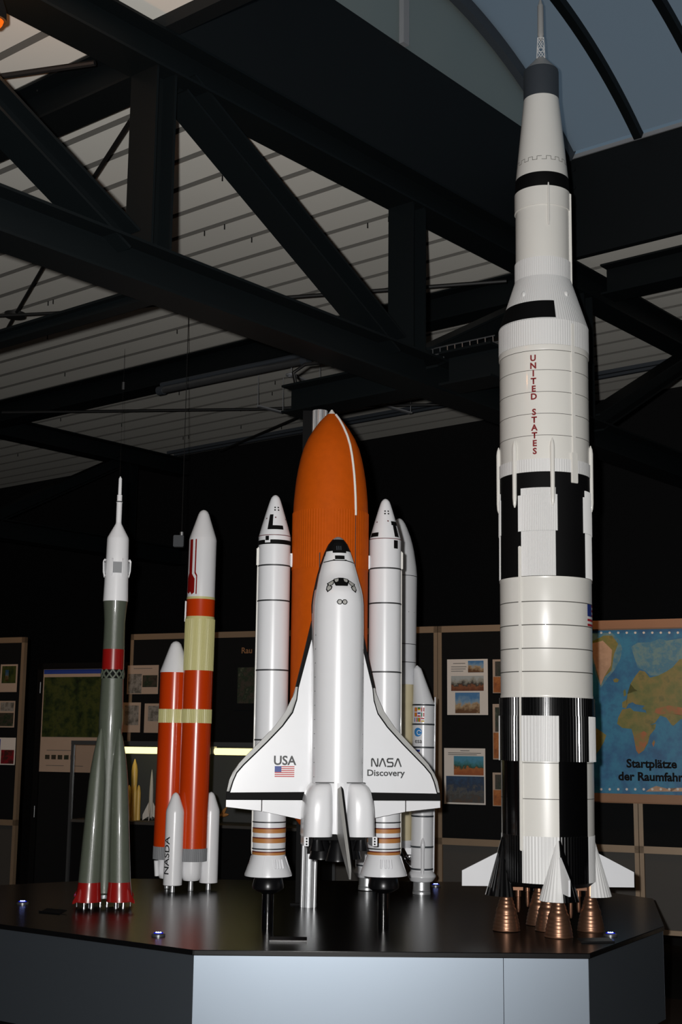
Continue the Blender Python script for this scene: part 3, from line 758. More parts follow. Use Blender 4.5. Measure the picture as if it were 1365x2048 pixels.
        for a, z in ((-2 if s < 0 else 4, 2.640), (-50 if s < 0 else -55, 2.636), (58 if s < 0 else 62, 2.634)):
            pol.append(([(D(a) + .07 * math.cos(u * PI / 5), Z(z) + .0036 * math.sin(u * PI / 5)) for u in range(10)], 1))
        obj('vent_dots', wrap(flat(pol), lambda z: rf(z), .003, c), ['matt_black', 'dark_red'], bo, 40)
        # cable tunnel along the outer side
        bm = bmesh.new(); xo = s * (.268 + .0775)
        tube(bm, [(xo, -.004, Z(z)) for z in (1.08, 1.10, 2.40, 2.42)], .006, 8, taper=[.002, .005, .005, .002]); obj('cable_tunnel', fixn(bm), 'cream', bo, 60)
        bm = bmesh.new(); box(bm, xo - .008, xo + .008, -.014, .012, Z(2.41), Z(2.50)); bmesh.ops.bevel(bm, geom=bm.edges[:], offset=.005, segments=2, affect='EDGES'); obj('tunnel_fairing', fixn(bm), 'cream', bo)
        # aft skirt, nozzle, stand rod
        bm = bmesh.new(); lathe(bm, [(Z(.983), .10), (Z(.985), .1085), (Z(.993), .1085), (Z(1.078), .0772)], 64, c=c)
        for a0 in (-20, 70, 160, 250):
            b2 = bmesh.new(); obox(b2, (0, -.1075, Z(.986)), (0, -.079, Z(1.072)), (1, 0, 0), .008, .006); xform(b2, Matrix.Translation((c[0], 0, 0)) @ Matrix.Rotation(D(a0), 4, 'Z')); me = bpy.data.meshes.new('t'); b2.to_mesh(me); b2.free(); bm.from_mesh(me); bpy.data.meshes.remove(me)
        obj('aft_skirt', fixn(bm), 'white', bo, 30)
        for k in range(4):
            a0 = (14 if s < 0 else -12) + 8.0 * k + (2 if k == 3 and s < 0 else 0) - (4 if k == 0 and s > 0 else 0)
            bm = bmesh.new(); tube(bm, [(0, -.0985, Z(1.022)), (0, -.094, Z(1.03)), (0, -.0845, Z(1.061))], .006, 10, taper=[.0045, .006, .006]); xform(bm, Matrix.Translation((c[0], 0, 0)) @ Matrix.Rotation(D(a0), 4, 'Z')); obj('separation_motor', fixn(bm), 'white', bo, 50)
        bm = bmesh.new(); lathe(bm, [(Z(.985), .055), (Z(.975), .064), (Z(.94), .072), (Z(.928), .071), (Z(.915), .05), (Z(.905), .028)], 48, c=c); obj('nozzle', fixn(bm), 'bell', bo, 40)
        bm = bmesh.new(); lathe(bm, [(0, .0265), (Z(.907), .0265)], 40, c=c); obj('stand_rod', fixn(bm), 'black', r, 30, 'glossy black rod standing on the table')
    # orbiter fuselage
    rows = [(2.5185, .002, -.290, -.286), (2.516, .012, -.300, -.274), (2.507, .024, -.311, -.262), (2.485, .041, -.327, -.246), (2.448, .057, -.344, -.234), (2.388, .0755, -.366, -.225), (2.345, .087, -.381, -.221),
            (2.328, .091, -.390, -.220), (2.300, .0965, -.412, -.219), (2.270, .103, -.437, -.218), (2.245, .107, -.449, -.217), (2.205, .1115, -.453, -.216), (2.10, .1130, -.453, -.215), (1.80, .1130, -.453, -.215), (1.418, .1130, -.453, -.215), (1.30, .1130, -.450, -.215), (1.195, .1130, -.445, -.215)]
    # refine rows
    fine = []
    for (a, b) in zip(rows, rows[1:]):
        n = max(1, int((a[0] - b[0]) / .012)) if a[0] > 2.2 else max(1, int((a[0] - b[0]) / .1))
        for i in range(n): fine.append(tuple(a[j] + (b[j] - a[j]) * i / n for j in range(4)))
    fine.append(rows[-1]); N = 72
    bm = bmesh.new(); rings = []
    for z, a, yt, yb in fine:
        ym = yb + (yt - yb) * .52; ring = []
        for i in range(N):
            t = 2 * PI * i / N; cx, sy = math.cos(t), math.sin(t)
            if sy < 0:                                        # towards the viewer: round payload-bay side
                x, y = a * cx, ym + (yt - ym) * (-sy)
            else:
                e = .35; x = a * math.copysign(abs(cx) ** e, cx) * (1 + .075 * min(1, max(0, (z - 2.05) / .15)) * min(1, sy * 2.2)); y = ym + (yb - ym) * abs(sy) ** e
            ring.append(bm.verts.new((x, y, Z(z))))
        rings.append(ring)
    for k in range(len(rings) - 1):
        for i in range(N):
            f = bm.faces.new((rings[k][i], rings[k][(i + 1) % N], rings[k + 1][(i + 1) % N], rings[k + 1][i]))
            yy = sum(v.co.y for v in f.verts) / 4; zz = sum(v.co.z for v in f.verts) / 4
            edge = -.262 - max(0, (Z(2.52) - zz - .02)) * .02 if zz > Z(2.0) else -.235
            if zz > Z(2.05): edge = -.245 - .062 * min(1, (zz - Z(2.05)) / .20) if zz < Z(2.46) else -.285
            f.material_index = 1 if yy > edge or Z(2.446) < zz < Z(2.502) else 0
    bm.faces.new(rings[0]); bm.faces.new(rings[-1])
    fixn(bm); bvh = BVHTree.FromBMesh(bm)
    fus = obj('fuselage', bm, ['white', 'matt_black'], r, 40)
    def dec(name, polys, mats, off=.0015, du=.006, dv=.006, label=None, parent=fus):
        return obj(name, project(flat(polys), bvh, off, du, dv), mats, parent, 60, label)
    def sym(p): return [(-x, z) for x, z in p][::-1]
    # grey nose cap and black nose
    xs = lambda z: radfn([(q[0], q[1]) for q in rows])(z)
    def nosepoly(z0, z1, k=.965, n=10):
        zs = [z0 + (z1 - z0) * i / n for i in range(n + 1)]
        return [(-xs(z) * k, Z(z)) for z in zs] + [(xs(z) * k, Z(z)) for z in zs[::-1]]
    dec('nose_cap', [(nosepoly(2.503, 2.5165, .9), 0)], 'mid_grey', .0012, .004, .003, 'grey nose cap')
    dec('nose_tiles', [(nosepoly(2.446, 2.502), 0), (rect(-.031, Z(2.437), .031, Z(2.446)), 0)], 'matt_black', .0016, label='black nose patch')
    # thruster windows row and band
    dec('thruster_panel', [(rect(-.022, Z(2.406), .022, Z(2.424)), 0), (rect(-.031, Z(2.400), -.022, Z(2.405)), 0), (rect(.022, Z(2.400), .031, Z(2.405)), 0)], 'matt_black', .0014)
    dec('panel_line', [([(-.070, Z(2.392)), (-.03, Z(2.3985)), (.03, Z(2.3985)), (.070, Z(2.392)), (.070, Z(2.396)), (.03, Z(2.4030)), (-.03, Z(2.4030)), (-.070, Z(2.396))], 0)], 'matt_black', .0013)
    dec('thruster_ports', [(rect(-.012 + .009 * k - .002, Z(2.450), -.012 + .009 * k + .002, Z(2.470)), 0) for k in (0, 1, 2)], 'dark_grey', .0030)
    # flight-deck windows
    pane = lambda pts: [(x, Z(z)) for x, z in pts]
    dec('window_surround', [(pane([(-.031, 2.288), (-.027, 2.277), (.027, 2.277), (.031, 2.288), (.0335, 2.303), (.029, 2.312), (0, 2.3175), (-.029, 2.312), (-.0335, 2.303)]), 0)], 'matt_black', .0016)
    w1 = pane([(-.030, 2.3085), (-.0105, 2.314), (-.0125, 2.300), (-.024, 2.294), (-.029, 2.298)])
    w2 = pane([(-.059, 2.289), (-.036, 2.303), (-.0325, 2.296), (-.041, 2.283), (-.055, 2.277), (-.057, 2.282)])
    w3 = pane([(-.063, 2.274), (-.058, 2.280), (-.045, 2.272), (-.049, 2.262), (-.062, 2.252), (-.066, 2.262)])
    def grow(p, k):
        cx = sum(a for a, _ in p) / len(p); cz = sum(b for _, b in p) / len(p); return [(cx + (a - cx) * k, cz + (b - cz) * k) for a, b in p]
    for w in (w1, w2, w3):
        for q in (w, sym(w)):
            a = dec('window', [(grow(q, 1.36), 0)], 'matt_black', .0018)
            dec('glazing', [(grow(q, .90), 0)], 'hatch', .0026, parent=a).parent = fus
    oc = [(-.0112 + .0095 * math.copysign(min(1, abs(1.15 * math.cos(D(22.5 + 45 * k)))), math.cos(D(22.5 + 45 * k))), Z(2.203) + .0095 * math.copysign(min(1, abs(1.15 * math.sin(D(22.5 + 45 * k)))), math.sin(D(22.5 + 45 * k)))) for k in range(8)]
    for q in (oc, sym(oc)):
        dec('overhead_window', [(grow(q, 1.22), 0)], 'matt_black', .0015); dec('glazing', [(grow(q, .86), 0)], 'hatch', .0024)
    dec('arrow_marks', [([(-.0265, Z(2.203)), (-.0235, Z(2.2055)), (-.0235, Z(2.2005))], 0), ([(.0265, Z(2.203)), (.0235, Z(2.2005)), (.0235, Z(2.2055))], 0)], 'dark_text', .0018)
    # payload-bay rails with dots
    for s in (-1, 1):
        dec('dotted_rail', [([(s * .1075 + .0016 * math.cos(u * PI / 4), Z(1.44 + .062 * k) + .0016 * math.sin(u * PI / 4)) for u in range(8)], 0) for k in range(11)], 'dark_text', .0016)
    # wings
    LE = [(.112, 2.135), (.149, 1.97), (.181, 1.834), (.190, 1.785), (.220, 1.722), (.27, 1.660), (.332, 1.595), (.385, 1.541), (.428, 1.494), (.455, 1.455), (.470, 1.420), (.480, 1.371)]
    IN = [(.111, 2.075), (.172, 1.834), (.178, 1.780), (.196, 1.722), (.24, 1.662), (.31, 1.588), (.365, 1.534), (.410, 1.490), (.440, 1.455), (.455, 1.42), (.469, 1.371)]
    IN2 = [(x - .004, z - .0045) for x, z in IN]
    def wpt(l): return [(x, Z(z)) for x, z in l]
    for s in (-1, 1):
        f = (lambda p: p) if s > 0 else (lambda p: [(-x, z) for x, z in p])
        bm = bmesh.new(); prism(bm, f(wpt(IN2 + [(.09, 1.371), (.09, 2.075)])), -.262, -.232); wing = obj('wing', fixn(bm), 'white', r, 0)
        bm = bmesh.new(); prism(bm, f(wpt(LE[2:] + IN[1:][::-1])), -.260, -.236); bmesh.ops.bevel(bm, geom=[e for e in bm.edges if len(e.link_faces) == 2 and abs(e.verts[0].co.y - e.verts[1].co.y) < 1e-5], offset=.005, segments=2, affect='EDGES'); obj('leading_edge', fixn(bm), 'lead_grey', wing, 40, 'grey curved leading edge')
        bm = bmesh.new(); prism(bm, f(wpt(LE[:3] + IN[:2][::-1])), -.262, -.225); obj('strake_edge', fixn(bm), 'matt_black', wing, 0, 'black strake edge')
        bm = bmesh.new(); prism(bm, f(wpt(IN + IN2[::-1])), -.2628, -.234); obj('edge_line', fixn(bm), 'matt_black', wing, 0)
        bm = bmesh.new(); prism(bm, f(wpt([(.10, 1.371), (.481, 1.371), (.483, 1.334), (.10, 1.334)])), -.258, -.236); obj('hinge_band', fixn(bm), 'matt_black', wing, 0, 'black hinge band')
        for x0, x1, za, zb in ((.10, .3215, 1.2415, 1.2855), (.3265, .482, 1.2865, 1.304)):
            bm = bmesh.new(); prism(bm, f(wpt([(x0, 1.334), (x1, 1.334), (x1, zb), (x0, za)])), -.256, -.240); obj('elevon', fixn(bm), 'white', wing, 0)
        # lettering
        WY = -.2630
        def on_wing(bm, x, z, nm, m, lab=None):
            for v in bm.verts: v.co = (x + v.co.x, WY - .0002, Z(z) + v.co.y)
            return obj(nm, bm, m, wing, 0, lab)
        if s < 0:
            on_wing(text_bm('USA', .056, sx=.98, bold=.0013), -.226, 1.5055, 'lettering', 'dark_text')
            pol = []; w, h = .088, .047
            for i in range(11):
                a, b = -h / 2 + h * i / 11, -h / 2 + h * (i + 1) / 11; pol.append((rect(-w / 2 if i < 5 else -w / 2 + .03, a, w / 2, b), 0 if i % 2 == 0 else 2))
            pol.append((rect(-w / 2, -h / 2 + h * 5 / 11, -w / 2 + .03, h / 2), 1))
            on_wing(flat(pol), -.226, 1.459, 'flag', ['flag_red', 'blue', 'flag_white'], 'striped flag decal')
        else:
            hh = .034; pol = []; x = -.065; wl = .0285
            Nn = [(0, 0), (0, .9), (.12, 1), (.24, .9), (.72, .1), (.84, 0), (.96, .1), (.96, 1)]; A = [(0, 0), (.42, .95), (.5, 1), (.58, .95), (1, 0)]
            Ss = [(.95, 1), (.18, 1), (.05, .88), (.05, .64), (.18, .52), (.80, .52), (.93, .4), (.93, .12), (.8, 0), (.05, 0)]
            for g in (Nn, A, Ss, A):
                pol += stroke([(x + u * wl, (v - .5) * hh) for u, v in g], .0066); x += wl + .0065
            on_wing(flat(pol), .232, 1.502, 'lettering', 'dark_text', 'rounded agency lettering')
            on_wing(text_bm('Discovery', .039, sx=1.08, bold=.0009), .231, 1.455, 'lettering', 'dark_text')
    # orbital-manoeuvring pods
    for s in (-1, 1):
        rows2 = [(1.416, .030, .100, -.440), (1.412, .027, .116, -.455), (1.398, .026, .130, -.468), (1.375, .0255, .142, -.480), (1.345, .025, .1505, -.488), (1.30, .0245, .1555, -.492), (1.25, .0235, .158, -.491), (1.19, .026, .159, -.488)]
        bm = bmesh.new(); rg = []; n = 32
        for z, xi, xo, yt in rows2:
            cx, hx = (xi + xo) / 2, (xo - xi) / 2; ring = []
            for i in range(n):
                t = 2 * PI * i / n; e = .62
                x = cx + hx * math.copysign(abs(math.cos(t)) ** e, math.cos(t)); y = -.36 + ((yt + .36) if math.sin(t) < 0 else -.10) * abs(math.sin(t)) ** e * (1 if math.sin(t) < 0 else -1)
                ring.append(bm.verts.new((s * x, y, Z(z))))
            rg.append(ring)
        for k in range(len(rg) - 1):
            for i in range(n): bm.faces.new((rg[k][i], rg[k][(i + 1) % n], rg[k + 1][(i + 1) % n], rg[k + 1][i]))
        bm.faces.new(rg[0]); bm.faces.new(rg[-1]); pod = obj('engine_pod', fixn(bm), 'white', r, 50)
        bm = bmesh.new(); box(bm, min(s * .137, s * .159), max(s * .137, s * .159), -.485, -.36, Z(1.152), Z(1.192)); bmesh.ops.bevel(bm, geom=bm.edges[:], offset=.002, segments=1, affect='EDGES'); th = obj('thruster_block', fixn(bm), 'white', pod, 0)
        bm = bmesh.new()
        for k in range(3): tube(bm, [(s * .147, -.488, Z(1.161 + .0115 * k)), (s * .147, -.480, Z(1.161 + .0115 * k))], .0038, 12)
        obj('thruster_port', fixn(bm), 'matt_black', pod, 40)
        bm = bmesh.new(); box(bm, min(s * .028, s * .108), max(s * .028, s * .108), -.4555, -.44, Z(1.4155), Z(1.4195)); obj('panel_line', fixn(bm), 'dark_text', pod, 0)
        bm = bmesh.new(); lathe(bm, [(Z(1.19), .018), (Z(1.165), .022), (Z(1.13), .032)], 28, c=(s * .095, -.425), cap=False); lathe(bm, [(Z(1.192), .02), (Z(1.19), .018)], 28, c=(s * .095, -.425)); obj('pod_nozzle', fixn(bm), 'bell', pod, 40)
    bm = bmesh.new(); box(bm, -.112, .112, -.445, -.22, Z(1.175), Z(1.20)); obj('aft_bulkhead', fixn(bm), 'matt_black', r, 0)
    for x, y in ((0, -.40), (-.062, -.30), (.062, -.30)):
        bm = bmesh.new(); pr = [(Z(1.18) - .095 * i / 10, .022 + .032 * (i / 10) ** .7 + (.0012 if i % 2 else 0)) for i in range(11)]
        lathe(bm, pr, 36, c=(x, y), cap=False); lathe(bm, [(Z(1.10), .006), (Z(1.18), .02)], 16, c=(x, y)); obj('engine_bell', fixn(bm), 'bell', r, 40)
    bm = bmesh.new(); prism(bm, [(-.115, Z(1.20)), (.115, Z(1.20)), (.115, Z(1.10)), (-.115, Z(1.10))], -.232, -.218); obj('body_flap', fixn(bm), 'matt_black', r, 0)
    # tail fin: wedge with a central ridge along its leading edge
    bm = bmesh.new()
    fin = [(-.44, 1.420), (-.475, 1.385), (-.79, 1.095), (-.795, 1.078), (-.785, 1.045), (-.44, 1.205)]
    hw = [.008, .0135, .0085, .006, .004, .012]
    a = [bm.verts.new((-h, y + .012, Z(z))) for (y, z), h in zip(fin, hw)]; b = [bm.verts.new((h, y + .012, Z(z))) for (y, z), h in zip(fin, hw)]
    c = [bm.verts.new((.002, y, Z(z))) for (y, z) in fin[:5]]
    bm.faces.new(a); bm.faces.new(b[::-1]).material_index = 1
    for i in range(4):
        bm.faces.new((a[i], a[i + 1], c[i + 1], c[i])); bm.faces.new((c[i], c[i + 1], b[i + 1], b[i])).material_index = 1
    bm.faces.new((a[4], a[5], b[5], b[4], c[4])).material_index = 1; bm.faces.new((a[5], a[0], c[0], b[0], b[5]))
    bmesh.ops.triangulate(bm, faces=[f for f in bm.faces if len(f.verts) > 4]); obj('tail_fin', fixn(bm), ['lead_grey', 'matt_black'], r, 0)
    bm = bmesh.new(); prism(bm, [(-.014, Z(1.416)), (.014, Z(1.416)), (.016, Z(1.20)), (-.016, Z(1.20))], -.456, -.43); obj('fin_root', fixn(bm), 'white', r, 0)
shuttle()

# ------------------------------------------------------------------ 3: green four-booster rocket
def soyuz():
    r = empty('rocket_model', (-1.19, 7.0, TZ), 'slim olive-grey rocket model with white top and four flared red-skirted boosters', 'rocket model', 'large rocket models on the table', D(9.7))
    Z = lambda z: z - TZ
    bm = bmesh.new(); lathe(bm, [(Z(2.735), .0148), (Z(2.84), .0150), (Z(2.843), .0175), (Z(2.849), .0175), (Z(2.851), .0135), (Z(2.883), .0138), (Z(2.886), .0095), (Z(2.972), .0090), (Z(2.978), .006), (Z(2.986), .0015)], 28)
    et = obj('escape_tower', fixn(bm), 'pure', r, 30)
    bm = bmesh.new(); lathe(bm, [(Z(2.8435), .0180), (Z(2.8485), .0180)], 24); obj('nozzle_ring', fixn(bm), 'matt_black', et)
    pr = [(2.310, .0655), (2.32, .0655), (2.40, .0632), (2.45, .0625), (2.527, .0595), (2.64, .0578), (2.652, .0560), (2.726, .0165), (2.735, .0148)]
    bm = bmesh.new(); lathe(bm, [(Z(z), q) for z, q in pr], 56); obj('payload_fairing', fixn(bm), 'pure', r, 30)
    rf = radfn([(Z(z), q) for z, q in pr])
    for k in range(4):
        th = D(2 + 90 * k)
        bm = bmesh.new(); box(bm, -.024, .024, -.0665, -.060, Z(2.457), Z(2.515)); xform(bm, Matrix.Rotation(th, 4, 'Z')); gf = obj('grid_fin', fixn(bm), 'mid_grey', r, 0, 'grey square grid fin')
        bm = bmesh.new()
        for sx in (-.026, .026): tube(bm, [(sx, -.058, Z(2.527)), (sx, -.066, Z(2.531)), (sx, -.0715, Z(2.522)), (sx, -.0695, Z(2.47)), (sx, -.063, Z(2.440))], .0032, 8)
        xform(bm, Matrix.Rotation(th, 4, 'Z')); obj('fin_bracket', fixn(bm), 'pure', gf, 50)
    bm = bmesh.new(); pr3 = [(2.057, .0562), (2.12, .0552), (2.199, .0548), (2.26, .0590), (2.310, .0640)]
    lathe(bm, [(Z(z), q) for z, q in pr3], 56); obj('third_stage', fixn(bm), 'olive', r, 40)
    bm = bmesh.new(); lathe(bm, [(Z(1.950), .0575), (Z(2.057), .0568)], 56); obj('red_band', fixn(bm), 'red', r, 30, 'red band')
    bm = bmesh.new(); lathe(bm, [(Z(1.905), .0545), (Z(1.95), .0545)], 40); lat = obj('lattice_interstage', fixn(bm), 'matt_black', r, 30)
    bm = bmesh.new(); n = 10
    for i in range(n):
        for s in (0, 1):
            a0, a1 = 2 * PI * (i + s) / n, 2 * PI * (i + 1 - s) / n; R = .0572
            tube(bm, [(R * math.sin(a0 + (a1 - a0) * q / 3), -R * math.cos(a0 + (a1 - a0) * q / 3), Z(1.905) + .045 * q / 3) for q in range(4)], .0052, 6)
    obj('lattice_bars', fixn(bm), 'olive', lat, 60)
    bm = bmesh.new(); lathe(bm, [(.06, .03), (.07, .045), (Z(1.03), .047), (Z(1.25), .050), (Z(1.40), .054), (Z(1.69), .0625), (Z(1.80), .0605), (Z(1.905), .0582)], 56); obj('core_stage', fixn(bm), 'olive', r, 40)
    def nozzles(parent, c, k, rad):
        for i in range(k):
            a = 2 * PI * (i + .5) / k; bm = bmesh.new(); x, y = c[0] + rad * math.sin(a), c[1] - rad * math.cos(a)
            lathe(bm, [(0, .0088), (.016, .0075), (.032, .004), (.048, .0045)], 14, c=(x, y)); obj('nozzle', fixn(bm), 'chrome', parent, 50)
    for k in range(4):
        th = D(45 + 90 * k); dx, dy = math.sin(th), -math.cos(th)
        prof = [(.035, .066), (.06, .0645), (.10, .0595), (Z(.88), .0570), (Z(1.10), .0515), (Z(1.38), .0435), (Z(1.45), .038), (Z(1.52), .030), (Z(1.60), .017), (Z(1.645), .004)]
        cen = lambda z: .112 - (.112 - .066) * max(0, min(1, z / Z(1.645))) ** 1.0
        bm = bmesh.new(); n = 40; rg = []
        for z, q in prof:
            c = cen(z); rg.append([bm.verts.new((dx * c + q * math.sin(2 * PI * i / n), dy * c - q * math.cos(2 * PI * i / n), z)) for i in range(n)])
        for a in range(len(rg) - 1):
            for i in range(n): bm.faces.new((rg[a][i], rg[a][(i + 1) % n], rg[a + 1][(i + 1) % n], rg[a + 1][i])).material_index = 1 if a < 3 else 0
        bm.faces.new(rg[0]).material_index = 1; bm.faces.new(rg[-1])
        bo = obj('booster', fixn(bm), ['olive', 'red'], r, 40)
        nozzles(bo, (dx * .112, dy * .112), 4, .026)
        for s in (-1, 1):
            bm = bmesh.new(); cx, cy = dx * .112, dy * .112; a2 = th + s * .9; x, y = cx + .055 * math.sin(a2), cy - .055 * math.cos(a2)
            lathe(bm, [(.01, .0045), (.03, .003), (.045, .003)], 10, c=(x, y)); obj('steering_nozzle', fixn(bm), 'chrome', bo, 50)
        bm = bmesh.new(); prism(bm, [(.168, .042), (.215, .032), (.213, .045), (.168, .10)], -.003, .003); xform(bm, Matrix.Rotation(th - PI / 2, 4, 'Z')); obj('fin', fixn(bm), 'red', bo, 0)
    bm = bmesh.new(); lathe(bm, [(.045, .05), (.062, .05)], 40); co = obj('core_base', fixn(bm), 'dull_metal', r, 30)
    nozzles(co, (0, 0), 4, .024)
soyuz()

# ------------------------------------------------------------------ 4: orange two-body rocket
def h2():
    r = empty('rocket_model', (-.828, 7.74, TZ + .0014), 'orange and pale yellow rocket model with white nose and orange side booster', 'rocket model', 'large rocket models on the table', 0, .007)
    Z = lambda z: z - TZ
    fp = [(2.412, .0815), (2.752, .0812), (2.77, .077), (2.905, .0325), (2.922, .024), (2.931, .012), (2.934, .002)]
    bm = bmesh.new(); lathe(bm, [(Z(z), q) for z, q in fp], 64); fair = obj('payload_fairing', fixn(bm), 'pure', r, 30)
    rf = radfn([(Z(z), q) for z, q in fp]); P_ = lambda l: [(D(a + 11), Z(z)) for a, z in l]
    pol = [(P_([(-84, 2.425), (-80, 2.425), (-80, 2.748), (-84, 2.748)]), 0),
           (P_([(-66, 2.748), (-48, 2.748), (-48, 2.545), (-34, 2.515), (-34, 2.435), (-46, 2.423), (-55, 2.44), (-66, 2.428), (-78, 2.44), (-78, 2.52), (-66, 2.55)]), 0),
           (P_([(-36, 2.748), (-30, 2.748), (-30, 2.553), (-23, 2.533), (-23, 2.425), (-28, 2.425), (-28, 2.53), (-36, 2.548)]), 0)]
    obj('red_stripes', wrap(flat(pol), rf, .0012), 'red', fair, 40, 'dark red stripes')
    bm = bmesh.new(); lathe(bm, [(Z(2.283), .086), (Z(2.298), .0835), (Z(2.398), .0835), (Z(2.412), .0825)], 64, mf=lambda z, t: 1 if z < Z(2.298) or z > Z(2.398) else 0); obj('second_stage', fixn(bm), ['orange', 'yellow'], r, 30)
    bm = bmesh.new(); box(bm, -.091, -.083, -.006, .006, Z(2.27), Z(2.39)); obj('cable_tunnel', fixn(bm), 'pure', r, 0)
    bm = bmesh.new(); lathe(bm, [(Z(1.985), .086), (Z(2.283), .0865)], ribs=70, rd=.0012); obj('interstage', fixn(bm), 'yellow', r, 25)
    def body(nm, c, top, parent):
        bm = bmesh.new(); lathe(bm, [(Z(.985), .0858), (Z(1.687), .0858)], 64, c=c); lathe(bm, [(Z(1.763), .0858), (Z(top), .0862)], 64, c=c); o = obj(nm, fixn(bm), 'orange', parent, 30)
        bm = bmesh.new(); lathe(bm, [(Z(1.685), .0852), (Z(1.765), .0852)], ribs=50, rd=.0018, c=c); obj('ribbed_band', fixn(bm), 'yellow', o, 25)
        bm = bmesh.new(); lathe(bm, [(Z(.915), .0848), (Z(.987), .0848)], ribs=50, rd=.0018, c=c); obj('ribbed_skirt', fixn(bm), 'mid_grey', o, 25, 'grey ribbed skirt')
        bm = bmesh.new(); lathe(bm, [(Z(.805), .03), (Z(.808), .044), (Z(.825), .054), (Z(.85), .0575), (Z(.916), .0575)], 48, c=c); obj('engine_cover', fixn(bm), 'pure', o, 40, 'white rounded engine cover')
        bm = bmesh.new(); lathe(bm, [(0, .0145), (.012, .0155), (.03, .0135), (.057, .012)], 24, c=c); obj('engine_nozzle', fixn(bm), 'silver', o, 40)
        return o
    body('first_stage', (0, 0), 1.986, r)
    cl = (-.147, .10); lb = body('side_booster', cl, 1.978, r)
    bm = bmesh.new(); lathe(bm, [(Z(z), q) for z, q in ((1.977, .088), (1.985, .0872), (2.12, .040), (2.145, .030), (2.158, .017), (2.162, .004))], 56, c=cl); obj('nose_cone', fixn(bm), 'pure', lb, 35, 'white nose cone')
    bm = bmesh.new(); tube(bm, [(cl[0] - .052, cl[1] - .05, .075), (cl[0] - .058, cl[1] - .06, .16)], .014, 12); obj('exhaust_pipe', fixn(bm), 'pure', lb, 40)
    for s in (-1, 1):
        c = (s * .093 - .001, s * .079); pf = [(.037, .045), (.040, .0525), (Z(1.185), .0515), (Z(1.20), .0495), (Z(1.275), .0225), (Z(1.289), .014), (Z(1.296), .003)]
        bm = bmesh.new(); lathe(bm, pf, 48, c=c); o = obj('solid_booster', fixn(bm), 'pure', r, 35)
        bm = bmesh.new(); lathe(bm, [(0, .0150), (.01, .0145), (.038, .0125)], 20, c=c); obj('engine_nozzle', fixn(bm), 'silver', o, 40)
        if s < 0:
            bmt = wrap_text('NASDA', .050, lambda z: .0520, D(-37), Z(.950), rot=PI / 2, c=c, sx=1.25, bold=.0006); obj('lettering', bmt, 'dark_text', o, 0, 'dark vertical lettering')
h2()

